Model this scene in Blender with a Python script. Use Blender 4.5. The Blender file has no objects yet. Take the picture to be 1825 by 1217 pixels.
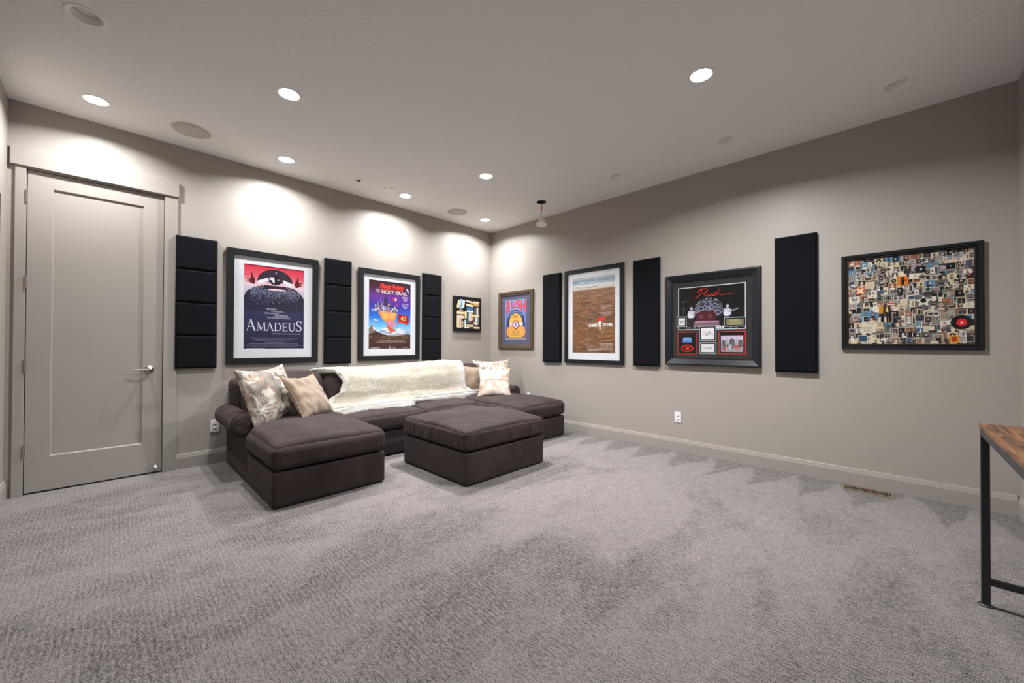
import bpy, bmesh, math, random
from math import pi, sin, cos, sqrt, atan2, radians as R_
from mathutils import Vector, Matrix, noise

random.seed(7)
scene = bpy.context.scene
C = scene.collection

# ------------------------------------------------------------------ camera
W_PX, H_PX, F_PX = 1825, 1217, 697.41
yaw, pit, rol = R_(45.64543), R_(0.48241), R_(0.19030)
fw = Vector((sin(yaw)*cos(pit), cos(yaw)*cos(pit), sin(pit)))
r0 = Vector((cos(yaw), -sin(yaw), 0))
u0 = r0.cross(fw)
rr = r0*cos(rol) + u0*sin(rol)
uu = -r0*sin(rol) + u0*cos(rol)
cam_d = bpy.data.cameras.new('camera')
cam = bpy.data.objects.new('camera', cam_d)
C.objects.link(cam)
m = Matrix(((rr.x, uu.x, -fw.x, -4.28285), (rr.y, uu.y, -fw.y, -4.66886), (rr.z, uu.z, -fw.z, 1.14220), (0, 0, 0, 1)))
cam.matrix_world = m
cam_d.sensor_fit = 'HORIZONTAL'
cam_d.sensor_width = 36
cam_d.lens = F_PX/W_PX*36
cam_d.clip_start = 0.02
scene.camera = cam

# ------------------------------------------------------------------ world, exposure
wd = bpy.data.worlds.new('world')
scene.world = wd
wd.use_nodes = True
wd.node_tree.nodes['Background'].inputs[0].default_value = (0.02, 0.02, 0.02, 1)
wd.node_tree.nodes['Background'].inputs[1].default_value = 0.0
vs = scene.view_settings
vs.view_transform = 'Standard'
vs.look = 'None'
vs.gamma = 1
vs.use_curve_mapping = False
vs.exposure = 1.16
LAMP_W = 22.0           # watts of every lit recessed lamp
LAMP_COL = (1.0, 0.994, 0.988)

# room: corner of the two far walls at the origin, interior at x<0, y<0
RW, RD, RH = 4.83, 5.276, 2.95

# ------------------------------------------------------------------ helpers
def lin(c):
    c = c/255
    return c/12.92 if c <= 0.04045 else ((c+0.055)/1.055)**2.4

def rgb(r, g, b):
    return (lin(r), lin(g), lin(b), 1)

class NT:
    def __init__(s, name):
        s.m = bpy.data.materials.new(name)
        s.m.use_nodes = True
        s.t = s.m.node_tree
        s.b = s.t.nodes['Principled BSDF']
        s.out = s.t.nodes['Material Output']
    def n(s, typ, ins=None, **kw):
        nd = s.t.nodes.new(typ)
        for k, v in kw.items():
            setattr(nd, k, v)
        for k, v in (ins or {}).items():
            s.set(nd.inputs[k], v)
        return nd
    def set(s, sock, v):
        if isinstance(v, bpy.types.NodeSocket):
            s.t.links.new(v, sock)
        else:
            sock.default_value = v
    def p(s, **kw):
        for k, v in kw.items():
            s.set(s.b.inputs[k.replace('_', ' ')], v)
        return s
    def coord(s, scale=(1, 1, 1), kind='Object', rot=(0, 0, 0)):
        tc = s.n('ShaderNodeTexCoord')
        mp = s.n('ShaderNodeMapping', {'Vector': tc.outputs[kind], 'Scale': scale, 'Rotation': rot})
        return mp.outputs[0]
    def noise(s, vec, scale, detail=2, rough=.5, dist=0):
        return s.n('ShaderNodeTexNoise', {'Vector': vec, 'Scale': scale, 'Detail': detail, 'Roughness': rough, 'Distortion': dist}).outputs['Fac']
    def ramp(s, fac, stops, interp='LINEAR'):
        nd = s.n('ShaderNodeValToRGB', {'Fac': fac})
        cr = nd.color_ramp
        cr.interpolation = interp
        while len(cr.elements) > 1:
            cr.elements.remove(cr.elements[-1])
        cr.elements[0].position, cr.elements[0].color = stops[0]
        for pos, col in stops[1:]:
            e = cr.elements.new(pos)
            e.color = col
        return nd.outputs[0]
    def math(s, op, a, b=0.0, c=None, clamp=False):
        nd = s.n('ShaderNodeMath', operation=op, use_clamp=clamp)
        s.set(nd.inputs[0], a); s.set(nd.inputs[1], b)
        if c is not None: s.set(nd.inputs[2], c)
        return nd.outputs[0]
    def mix(s, f, a, b, mode='MIX'):
        nd = s.n('ShaderNodeMix', data_type='RGBA', blend_type=mode)
        s.set(nd.inputs[0], f); s.set(nd.inputs[6], a); s.set(nd.inputs[7], b)
        return nd.outputs[2]
    def bump(s, h, strength=.3, dist=.01, normal=None):
        i = {'Height': h, 'Strength': strength, 'Distance': dist}
        if normal is not None: i['Normal'] = normal
        o = s.n('ShaderNodeBump', i).outputs[0]
        s.t.links.new(o, s.b.inputs['Normal'])
        return o

def plain(name, col, rough=.5, metal=0.0, spec=.5, bump=0, bscale=200, sheen=0):
    q = NT(name).p(Base_Color=col, Roughness=rough, Metallic=metal)
    q.b.inputs['Specular IOR Level'].default_value = spec
    v = q.coord()
    f = q.noise(v, 6, 3)
    q.p(Base_Color=q.mix(q.math('MULTIPLY', f, .25), col, tuple(x*.8 for x in col[:3])+(1,)))
    if bump: q.bump(q.noise(v, bscale, 3), bump, .002)
    if sheen: q.b.inputs['Sheen Weight'].default_value = sheen
    return q.m

# ------------------------------------------------------------------ materials
def mat_wall():
    q = NT('greige_wall_paint')
    v = q.coord()
    col = q.mix(q.noise(v, 1.2, 3), (0.365, 0.335, 0.306, 1), (0.385, 0.353, 0.323, 1))
    q.p(Base_Color=col, Roughness=.42)
    q.b.inputs['Specular IOR Level'].default_value = .35
    q.bump(q.noise(v, 160, 3, .6), .12, .0015)
    return q.m
def mat_ceil():
    q = NT('textured_ceiling_paint')
    v = q.coord()
    q.p(Base_Color=(0.86, 0.855, 0.845, 1), Roughness=.8)
    q.b.inputs['Specular IOR Level'].default_value = .2
    k = q.ramp(q.noise(v, 22, 4, .55, .6), [(.42, (0, 0, 0, 1)), (.56, (1, 1, 1, 1))])
    q.bump(k, .35, .004)
    return q.m
def mat_trim():
    q = NT('satin_trim_paint')
    v = q.coord()
    q.p(Base_Color=(0.35, 0.322, 0.298, 1), Roughness=.38)
    q.b.inputs['Specular IOR Level'].default_value = .25
    q.bump(q.noise(v, 40, 2), .03, .001)
    return q.m
def mat_carpet():
    q = NT('cut_and_loop_carpet')
    v = q.coord()
    # tufts stand in rows that run along y
    dash = q.n('ShaderNodeTexNoise', {'Vector': q.coord((105, 42, 1)), 'Scale': 1.0, 'Detail': 2, 'Roughness': .6, 'Distortion': .6}, noise_dimensions='2D').outputs['Fac']
    sx = q.n('ShaderNodeSeparateXYZ', {'Vector': v})
    ph = q.math('ADD', q.math('MULTIPLY', sx.outputs['X'], 2*pi/.0205), q.math('MULTIPLY', q.noise(q.coord((14, 7, 1)), 1, 2), 9))
    row = q.math('MULTIPLY', q.math('SINE', ph), .065)
    rw = q.math('ADD', dash, row)
    tuft = q.n('ShaderNodeTexVoronoi', {'Vector': v, 'Scale': 260.0}, voronoi_dimensions='2D').outputs['Distance']
    grain = q.noise(v, 230, 3, .8)
    # pile brushed two ways by the vacuum cleaner: wedge marks by the far wall, long strokes elsewhere
    sep = q.n('ShaderNodeSeparateXYZ', {'Vector': v})
    X, Y = sep.outputs['X'], sep.outputs['Y']
    wb = q.math('MULTIPLY', q.math('SUBTRACT', q.noise(v, 1.7, 3), .5), 1.1)
    wb2 = q.math('MULTIPLY', q.math('SUBTRACT', q.noise(v, 5.5, 2), .5), .30)
    yy = q.math('ADD', q.math('MULTIPLY', Y, 2.85), q.math('ADD', wb, q.math('MULTIPLY', X, .25)))
    tri = q.math('ABSOLUTE', q.math('SUBTRACT', q.math('FRACT', yy), .5))          # 0..0.5
    xx = q.math('ADD', X, q.math('MULTIPLY', q.math('SUBTRACT', q.noise(v, 4.3, 3), .5), .30))
    t1 = q.math('SUBTRACT', q.math('MULTIPLY', q.math('MULTIPLY', xx, -1), .85), tri)
    wedge = q.n('ShaderNodeMapRange', {'Value': t1, 'From Min': -.03, 'From Max': .06}).outputs[0]
    near = q.n('ShaderNodeMapRange', {'Value': X, 'From Min': -1.15, 'From Max': -.6}).outputs[0]
    sv = q.coord((.55, 1.5, 1), rot=(0, 0, R_(38)))
    stroke = q.n('ShaderNodeMapRange', {'Value': q.math('ADD', q.noise(sv, 1.5, 4, .5, .9), wb2), 'From Min': .36, 'From Max': .60}).outputs[0]
    nap = q.mix(near, stroke, wedge)
    fine = q.noise(v, 14, 3, .6)
    dark = (0.056, 0.046, 0.0445, 1)
    light = (0.385, 0.345, 0.336, 1)
    k = q.math('ADD', q.math('MULTIPLY', nap, .34), q.math('MULTIPLY', q.math('SUBTRACT', fine, .5), .5))
    rowamp = q.math('SUBTRACT', 1.9, q.math('MULTIPLY', nap, .75))
    k = q.math('ADD', k, q.math('MULTIPLY', q.math('SUBTRACT', rw, .5), rowamp))
    k = q.math('ADD', k, q.math('MULTIPLY', q.math('SUBTRACT', grain, .5), 5.5))
    k = q.math('ADD', k, .42, clamp=True)
    q.p(Base_Color=q.mix(k, dark, light), Roughness=.95)
    q.b.inputs['Specular IOR Level'].default_value = .1
    q.b.inputs['Sheen Weight'].default_value = .15
    h = q.math('ADD', q.math('MULTIPLY', rw, .8), q.math('ADD', q.math('MULTIPLY', tuft, -.7), grain))
    q.bump(h, .9, .007)
    return q.m
def mat_micro():
    q = NT('brown_microfibre')
    v = q.coord()
    f = q.noise(v, 3.5, 4, .6, .8)
    f2 = q.noise(v, 14, 3, .6)
    k = q.math('ADD', q.math('MULTIPLY', q.math('SUBTRACT', f, .5), 1.6), q.math('ADD', q.math('MULTIPLY', q.math('SUBTRACT', f2, .5), .5), .45), clamp=True)
    q.p(Base_Color=q.mix(k, (0.031, 0.0225, 0.022, 1), (0.060, 0.044, 0.0435, 1)), Roughness=.85)
    q.b.inputs['Specular IOR Level'].default_value = .15
    q.b.inputs['Sheen Weight'].default_value = .04
    q.b.inputs['Sheen Roughness'].default_value = .45
    q.b.inputs['Sheen Tint'].default_value = (.85, .7, .72, 1)
    q.bump(q.noise(v, 500, 2), .15, .001)
    return q.m
def mat_fur():
    q = NT('sheepskin_wool')
    a = q.n('ShaderNodeVertexColor', layer_name='Col').outputs['Color']
    q.p(Base_Color=a, Roughness=1.0)
    q.b.inputs['Specular IOR Level'].default_value = .05
    v = q.coord()
    q.bump(q.noise(v, 60, 4, .7, 1.0), .5, .006)
    tl = q.n('ShaderNodeBsdfTranslucent', {'Color': a})
    mx = q.n('ShaderNodeMixShader', {'Fac': .45})
    q.t.links.new(q.b.outputs[0], mx.inputs[1]); q.t.links.new(tl.outputs[0], mx.inputs[2])
    q.t.links.new(mx.outputs[0], q.out.inputs['Surface'])
    return q.m
def mat_suede():
    q = NT('tan_velvet')
    v = q.coord()
    k = q.noise(v, 5, 4, .6, .5)
    q.p(Base_Color=q.mix(k, (0.205, 0.140, 0.093, 1), (0.32, 0.238, 0.170, 1)), Roughness=.75)
    q.b.inputs['Sheen Weight'].default_value = .5
    q.bump(q.noise(v, 300, 2), .1, .001)
    return q.m
def mat_damask(seed):
    q = NT('scrolling_print_fabric')
    v = q.coord()
    off = q.n('ShaderNodeVectorMath', {0: v, 1: (seed, seed*.7, 0)}, operation='ADD').outputs[0]
    a = q.noise(off, 5.5, 1.5, .4, 1.9)
    band = q.math('ABSOLUTE', q.math('SUBTRACT', a, .5))
    cream = q.ramp(band, [(.045, (1, 1, 1, 1)), (.06, (0, 0, 0, 1))])
    b = q.noise(off, 4.0, 2, .5, 1.0)
    wash = q.ramp(b, [(.36, rgb(120, 110, 102)), (.45, rgb(150, 140, 130)), (.5, rgb(190, 160, 138)), (.58, rgb(140, 132, 124)), (.66, rgb(205, 192, 170))])
    lines = q.n('ShaderNodeTexWave', {'Vector': off, 'Scale': 14.0, 'Distortion': 9.0, 'Detail': 2.0, 'Detail Scale': 1.5}).outputs['Fac']
    wash = q.mix(q.ramp(lines, [(.0, (.75, .75, .75, 1)), (.35, (0, 0, 0, 1))]), wash, rgb(88, 80, 76))
    col = q.mix(cream, wash, rgb(194, 187, 173))
    q.p(Base_Color=col, Roughness=.7)
    q.b.inputs['Sheen Weight'].default_value = .2
    q.bump(q.noise(v, 350, 2), .15, .001)
    return q.m
def mat_hide():
    q = NT('pale_hide_patchwork')
    v = q.coord()
    k = q.noise(v, 6, 4, .6, .7)
    col = q.ramp(k, [(.36, rgb(158, 130, 110)), (.5, rgb(184, 168, 156)), (.64, rgb(192, 184, 178))])
    q.p(Base_Color=col, Roughness=.6)
    q.bump(q.noise(q.coord((40, 400, 40)), 1, 2), .15, .001)
    return q.m
def mat_wood(name, c1, c2, scale=6):
    q = NT(name)
    v = q.coord((1, 9, 9))
    k = q.noise(v, scale, 5, .65, 1.2)
    col = q.ramp(k, [(.3, c1), (.5, tuple((a+b)/2 for a, b in zip(c1, c2))), (.68, c2)])
    q.p(Base_Color=col, Roughness=.5)
    q.bump(k, .2, .002)
    return q.m
def mat_top():
    q = NT('rustic_brown_table_top')
    k = q.noise(q.coord((1.0, 11, 11)), 3.0, 6, .7, .5)
    k2 = q.noise(q.coord((2, 40, 40)), 3.0, 3, .6)
    k = q.math('ADD', q.math('MULTIPLY', k, .8), q.math('MULTIPLY', k2, .2))
    col = q.ramp(k, [(.34, rgb(44, 30, 25)), (.46, rgb(84, 56, 40)), (.55, rgb(124, 84, 52)), (.66, rgb(150, 112, 74))])
    q.p(Base_Color=col, Roughness=.42)
    return q.m
def mat_glass():
    q = NT('picture_glass')
    t = q.t
    tr = q.n('ShaderNodeBsdfTransparent')
    gl = q.n('ShaderNodeBsdfGlossy', {'Roughness': .015})
    fr = q.n('ShaderNodeFresnel', {'IOR': 1.5})
    geo = q.n('ShaderNodeNewGeometry')          # reflect at the front face only
    mx = q.n('ShaderNodeMixShader', {'Fac': q.math('MULTIPLY', fr.outputs[0], q.math('SUBTRACT', 1.0, geo.outputs['Backfacing']))})
    t.links.new(tr.outputs[0], mx.inputs[1]); t.links.new(gl.outputs[0], mx.inputs[2])
    t.links.new(mx.outputs[0], q.out.inputs['Surface'])
    return q.m
def mat_emit(name, col, s):
    q = NT(name)
    q.p(Base_Color=(.9, .9, .9, 1))
    q.b.inputs['Emission Color'].default_value = col
    q.b.inputs['Emission Strength'].default_value = s
    return q.m
def mat_print():
    q = NT('poster_print')
    a = q.n('ShaderNodeVertexColor', layer_name='Col').outputs['Color']
    q.p(Base_Color=a, Roughness=.45)
    q.b.inputs['Specular IOR Level'].default_value = .2
    return q.m

M = dict(
    wall=mat_wall(), ceil=mat_ceil(), trim=mat_trim(), carpet=mat_carpet(), micro=mat_micro(), fur=mat_fur(),
    suede=mat_suede(), damask=mat_damask(1.3), damask2=mat_damask(6.1), hide=mat_hide(),
    piping=plain('brown_piping', (0.042, 0.031, 0.030, 1), .9, spec=.15),
    tanpipe=plain('tan_piping', (0.42, 0.27, 0.17, 1), .7),
    chrome=plain('brushed_nickel', (0.46, 0.42, 0.39, 1), .25, 1.0),
    acoustic=plain('navy_black_acoustic_fabric', (0.0065, 0.0072, 0.0098, 1), .9, spec=.08, bump=.4, bscale=400, sheen=.02),
    blackframe=plain('black_picture_frame', (0.010, 0.0105, 0.012, 1), .5, spec=.22, bump=.05),
    darkframe=plain('blue_black_moulding', (0.011, 0.013, 0.017, 1), .4, spec=.32),
    walnut=mat_wood('walnut_moulding', (0.045, 0.026, 0.016, 1), (0.13, 0.082, 0.052, 1), 8),
    mat=plain('white_mat_board', (0.66, 0.675, 0.73, 1), .8),
    navymat=plain('blue_violet_mat_board', (0.085, 0.085, 0.15, 1), .85),
    blackmat=plain('black_mat_board', (0.012, 0.011, 0.010, 1), .8),
    glass=mat_glass(), prnt=mat_print(),
    white=plain('white_plastic', (0.82, 0.82, 0.83, 1), .4),
    whitemetal=plain('white_lamp_trim', (0.9, 0.885, 0.87, 1), .45),
    lens=plain('unlit_lamp_lens', (0.75, 0.73, 0.7, 1), .4),
    grille=plain('speaker_grille_cloth', (0.58, 0.55, 0.525, 1), .8, bump=.5, bscale=600),
    glow=mat_emit('lit_lamp_lens', (1, .975, .95, 1), 14),
    dark=plain('dark_cavity', (0.02, 0.018, 0.016, 1), .9),
    slot=plain('socket_slots', (0.05, 0.05, 0.05, 1), .6),
    steel=plain('black_steel', (0.026, 0.028, 0.031, 1), .5, .0, bump=.05),
    top=mat_top(),
    brass=plain('brass_register', (0.34, 0.26, 0.17, 1), .45, .6),
    orange=plain('orange_cable', (0.62, 0.12, 0.03, 1), .5),
    grey=plain('grey_cable', (0.16, 0.16, 0.15, 1), .5),
    rubber=plain('black_glide', (0.02, 0.02, 0.02, 1), .7),
)

def link(name, me, mat, parent=None, kind=None, mw=None, smooth=False):
    o = bpy.data.objects.new(name, me)
    C.objects.link(o)
    if mat is not None and not me.materials: me.materials.append(mat)
    if smooth:
        for p_ in me.polygons: p_.use_smooth = True
    if mw is not None: o.matrix_world = mw
    if parent is not None: o.parent = parent
    if kind: o['kind'] = kind
    return o
def obj(name, bm, mat, parent=None, kind=None, mw=None, smooth=False):
    me = bpy.data.meshes.new(name)
    bm.normal_update()
    bm.to_mesh(me); bm.free()
    return link(name, me, mat, parent, kind, mw, smooth)
def thing(name, label, cat, mw=None, group=None):
    o = bpy.data.objects.new(name, None)
    C.objects.link(o)
    o.empty_display_size = .1
    if mw is not None: o.matrix_world = mw
    o['label'] = label; o['category'] = cat
    if group: o['group'] = group
    return o
def tag(o, label, cat, group=None):
    o['label'] = label; o['category'] = cat
    if group: o['group'] = group
    return o
def T(x, y, z): return Matrix.Translation((x, y, z))
# local x = viewer's right, local y = up, local z = out of the wall
def on_back(x, z, off=0):  return Matrix(((1, 0, 0, x), (0, 0, -1, -off), (0, 1, 0, z), (0, 0, 0, 1)))
def on_right(y, z, off=0): return Matrix(((0, 0, -1, -off), (-1, 0, 0, y), (0, 1, 0, z), (0, 0, 0, 1)))
def on_left(y, z, off=0):  return Matrix(((0, 0, 1, -RW+off), (1, 0, 0, y), (0, 1, 0, z), (0, 0, 0, 1)))
def on_front(x, z, off=0): return Matrix(((-1, 0, 0, x), (0, 0, 1, -RD+off), (0, 1, 0, z), (0, 0, 0, 1)))
def on_ceil(x, y, off=0):  return Matrix(((1, 0, 0, x), (0, -1, 0, y), (0, 0, -1, RH-off), (0, 0, 0, 1)))

def add_box(bm, x0, x1, y0, y1, z0, z1, bev=0, seg=2):
    r = bmesh.ops.create_cube(bm, size=1)
    vs_ = r['verts']
    for v in vs_:
        v.co = Vector((x0+(v.co.x+.5)*(x1-x0), y0+(v.co.y+.5)*(y1-y0), z0+(v.co.z+.5)*(z1-z0)))
    if bev:
        es = list({e for v in vs_ for e in v.link_edges})
        bmesh.ops.bevel(bm, geom=es, offset=bev, segments=seg, affect='EDGES', profile=.6)
    return bm
def box(*a, **k): return add_box(bmesh.new(), *a, **k)
def add_lathe(bm, prof, n=32, mw=Matrix(), close=False):
    rings = []
    for r, z in prof:
        rings.append([bm.verts.new(mw @ Vector((r*cos(2*pi*i/n), r*sin(2*pi*i/n), z))) for i in range(n)])
    for a, b in zip(rings, rings[1:]):
        for i in range(n):
            bm.faces.new((a[i], a[(i+1) % n], b[(i+1) % n], b[i]))
    if close:
        bm.faces.new(list(reversed(rings[0]))); bm.faces.new(rings[-1])
    return bm
def lathe(prof, n=32, mw=Matrix(), close=False): return add_lathe(bmesh.new(), prof, n, mw, close)
def add_tube(bm, pts, r, n=8, closed=False, cap=True):
    pts = [Vector(p_) for p_ in pts]
    rings = []
    N = len(pts)
    up = Vector((0, 0, 1))
    for i, p_ in enumerate(pts):
        a = pts[(i-1) % N] if (closed or i > 0) else p_
        b = pts[(i+1) % N] if (closed or i < N-1) else p_
        t = (b-a).normalized()
        if abs(t.dot(up)) > .95: up_ = Vector((1, 0, 0))
        else: up_ = up
        s = t.cross(up_).normalized(); w = s.cross(t)
        rad = r(i/(N-1)) if callable(r) else r
        rings.append([bm.verts.new(p_ + (s*cos(2*pi*k/n)+w*sin(2*pi*k/n))*rad) for k in range(n)])
    pr = list(zip(rings, rings[1:]))
    if closed: pr.append((rings[-1], rings[0]))
    for a, b in pr:
        for k in range(n):
            bm.faces.new((a[k], a[(k+1) % n], b[(k+1) % n], b[k]))
    if cap and not closed:
        bm.faces.new(list(reversed(rings[0]))); bm.faces.new(rings[-1])
    return bm
def tube(*a, **k): return add_tube(bmesh.new(), *a, **k)

# ------------------------------------------------------------------ room shell
obj('floor', box(-RW-.1, .1, -RD-.1, .1, -.08, 0), M['carpet'], kind='structure')
DX0, DX1, DZ = -4.746, -3.956, 2.462
bm = bmesh.new()
add_box(bm, -RW-.1, DX0, 0, .1, 0, RH); add_box(bm, DX1, .1, 0, .1, 0, RH); add_box(bm, DX0, DX1, 0, .1, DZ, RH)
obj('wall_back', bm, M['wall'], kind='structure')
obj('wall_right', box(0, .1, -RD-.1, 0, 0, RH), M['wall'], kind='structure')
obj('wall_left', box(-RW-.1, -RW, -RD-.1, 0, 0, RH), M['wall'], kind='structure')
obj('wall_front', box(-RW, 0, -RD-.1, -RD, 0, RH), M['wall'], kind='structure')

LIT = [(-4.38, -.425), (-3.10, -.405), (-1.80, -.416), (-.514, -.429), (-3.40, -1.54), (-1.49, -1.54), (-1.54, -3.75)]
POWER = [.44, .52, .52, .56, .42, .98, 1.7]
SPREAD = [150, 150, 150, 150, 118, 125, 156]
UNLIT = [(-4.397, -1.482), (-.515, -2.549), (-.517, -3.623), (-.498, -4.691)]
HOLE = (-.495, -1.479)
SPK = [(-3.826, -.415), (-1.006, -.416)]
PLATE = [(-2.40, -.448), (-2.045, -.462)]
# ceiling slab with round openings for the recessed cans
bmc = box(-RW-.1, .1, -RD-.1, .1, RH, RH+.03)
me = bpy.data.meshes.new('ceiling'); bmc.to_mesh(me); bmc.free()
ceil = link('ceiling', me, M['ceil'], kind='structure')
bmk = bmesh.new()
for (x, y) in LIT+UNLIT+[HOLE]:
    add_lathe(bmk, [(.068 if (x, y) != HOLE else .058, -.1), (.068 if (x, y) != HOLE else .058, .1)], 32, T(x, y, RH), close=True)
mek = bpy.data.meshes.new('cut'); bmk.to_mesh(mek); bmk.free()
cut = bpy.data.objects.new('cut', mek); C.objects.link(cut)
md = ceil.modifiers.new('holes', 'BOOLEAN'); md.operation = 'DIFFERENCE'; md.object = cut; md.solver = 'EXACT'
dg = bpy.context.evaluated_depsgraph_get()
new = bpy.data.meshes.new_from_object(ceil.evaluated_get(dg))
ceil.modifiers.clear(); ceil.data = new
if not new.materials: new.materials.append(M['ceil'])
bpy.data.objects.remove(cut)

def baseboard(name, length, mw):
    # profile in (out, up): flat face, step, sloped cap
    prof = [(0, 0), (.016, 0), (.016, .100), (.015, .103), (.0075, .133), (.005, .136), (0, .136)]
    bm = bmesh.new()
    a = [bm.verts.new(mw @ Vector((0, z, o_))) for o_, z in prof]
    b = [bm.verts.new(mw @ Vector((length, z, o_))) for o_, z in prof]
    for i in range(len(prof)):
        j = (i+1) % len(prof)
        bm.faces.new((a[i], b[i], b[j], a[j]))
    bm.faces.new(list(reversed(a))); bm.faces.new(b)
    bmesh.ops.recalc_face_normals(bm, faces=bm.faces)
    return obj(name, bm, M['trim'], kind='structure')
baseboard('baseboard_back', 3.87-.016, on_back(-3.872, 0))
baseboard('baseboard_right', RD-.016, on_right(0, 0))
baseboard('baseboard_left', RD-.03, on_left(-RD+.016, 0))
baseboard('baseboard_front', RW-.016, on_front(-.016, 0))

# door casing
obj('trim_1', box(-4.794, -4.741, -.019, 0, 0, 2.468, bev=.002), M['trim'], kind='structure')
obj('trim_2', box(-3.961, -3.872, -.019, 0, 0, 2.468, bev=.002), M['trim'], kind='structure')
obj('trim_3', box(-4.818, -3.866, -.034, 0, 2.468, 2.606, bev=.003), M['trim'], kind='structure')
bm = bmesh.new()
add_box(bm, DX0, DX0+.006, .0005, .1, 0, DZ); add_box(bm, DX1-.006, DX1, .0005, .1, 0, DZ); add_box(bm, DX0+.006, DX1-.006, .0005, .1, DZ-.006, DZ)
add_box(bm, DX0, DX1, .06, .1, 0, DZ-.006)
obj('trim_4', bm, M['trim'], kind='structure')

# door slab with one recessed panel
x0, x1, z0, z1 = DX0+.0105, DX1-.0095, .013, DZ-.011
px0, px1, pz0, pz1 = -4.612, -4.094, .272, 2.338
bm = bmesh.new()
yf = .004
def ring(a, b, c_, d, y): return [bm.verts.new((a, y, c_)), bm.verts.new((b, y, c_)), bm.verts.new((b, y, d)), bm.verts.new((a, y, d))]
rg = [ring(x0, x1, z0, z1, .045), ring(x0, x1, z0, z1, yf), ring(px0, px1, pz0, pz1, yf), ring(px0+.004, px1-.004, pz0+.004, pz1-.004, yf+.004), ring(px0+.007, px1-.007, pz0+.007, pz1-.007, yf+.013)]
for a, b in zip(rg, rg[1:]):
    for i in range(4):
        bm.faces.new((a[i], a[(i+1) % 4], b[(i+1) % 4], b[i]))
bm.faces.new(rg[-1]); bm.faces.new(list(reversed(rg[0])))
bmesh.ops.recalc_face_normals(bm, faces=bm.faces)
door = obj('door_1', bm, M['trim'], kind='structure')
hx, hz = -4.052, .918
hw = on_back(hx, hz, -yf)
bm = lathe([(0, .0), (.033, .0), (.033, .006), (.03, .010), (.022, .014), (.013, .018), (.012, .052), (.015, .056), (.013, .066), (0, .068)], 28, hw)
def lev(t): return .0085-.0035*t
add_tube(bm, [hw @ Vector((-.115*t, -.004*sin(t*pi), .058+.006*sin(t*3)-.012*t*t)) for t in [i/10 for i in range(11)]], lev, 10)
obj('door_handle', bm, M['chrome'], door, smooth=True)
for z in (2.247, 1.605, .971, .334):
    bm = lathe([(0, 0), (.0065, 0), (.0065, .095), (0, .095)], 12, T(-4.7375, -.0235, z-.048))
    add_box(bm, -4.7405, -4.7365, -.0235, .002, z-.045, z+.045)
    obj('hinge', bm, M['chrome'], door)
obj('door_stop', lathe([(0, 0), (.012, 0), (.012, .006), (.004, .01), (.004, .045), (.009, .047), (.009, .058), (0, .06)], 14, on_back(-4.006, .06, -yf)), M['white'], door, smooth=True)
obj('strike_plate', box(DX1-.0075, DX1-.0055, -.002, .02, .885, .95), M['chrome'], door)

# ------------------------------------------------------------------ ceiling fittings
def downlight(x, y, lit, label, group):
    t = thing('recessed_light', label, 'ceiling light', on_ceil(x, y), group)
    # local z points down, housing goes to negative z
    obj('trim_ring', lathe([(.064, -.004), (.064, .001), (.070, .0045), (.084, .003), (.088, 0), (.088, -.0008)], 40), M['whitemetal'], smooth=True).parent = t
    obj('baffle', lathe([(.0655, -.001), (.060, -.012), (.055, -.026), (.053, -.03)], 40), M['whitemetal'], smooth=True).parent = t
    obj('lens', lathe([(0.0, -.0285), (.03, -.027), (.053, -.029), (.053, -.034), (0, -.034)], 40), M['glow'] if lit else M['lens'], smooth=True).parent = t
    obj('housing', lathe([(.066, 0), (.066, -.10), (0, -.10)], 24), M['whitemetal']).parent = t
    if lit:
        ld = bpy.data.lights.new('bulb', 'AREA')
        ld.shape = 'DISK'; ld.size = .095
        ld.energy = LAMP_W*lit[0]; ld.color = LAMP_COL
        ld.spread = R_(lit[1])
        lo = bpy.data.objects.new('bulb', ld); C.objects.link(lo)
        lo.matrix_world = Matrix.Rotation(pi, 4, 'X') @ Matrix()
        lo.matrix_world = Matrix.Translation((0, 0, .004)) @ Matrix.Rotation(pi, 4, 'X')
        lo.parent = t
    return t
LL = ['bright recessed ceiling light above the grey door', 'bright recessed ceiling light near the wall above the red and navy poster',
      'bright recessed ceiling light near the wall above the violet and blue poster', 'bright small looking recessed light closest to the far ceiling corner',
      'bright recessed ceiling light out from the wall, nearest the left round speaker', 'bright recessed ceiling light out from the wall above the ottoman',
      'large glaring recessed ceiling light nearest the viewer on the right']
for (x, y), l, pw, spr in zip(LIT, LL, POWER, SPREAD): downlight(x, y, (pw, spr), l, 'lit recessed ceiling lights')
UL = ['unlit recessed ceiling light at the top left corner of the photo', 'unlit recessed ceiling light nearest the dangling lamp, smallest of the dark ones on the right',
      'unlit recessed ceiling light in the middle of the dark row on the right', 'unlit recessed ceiling light nearest the viewer at the upper right']
for (x, y), l in zip(UNLIT, UL): downlight(x, y, 0, l, 'unlit recessed ceiling lights')

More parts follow.
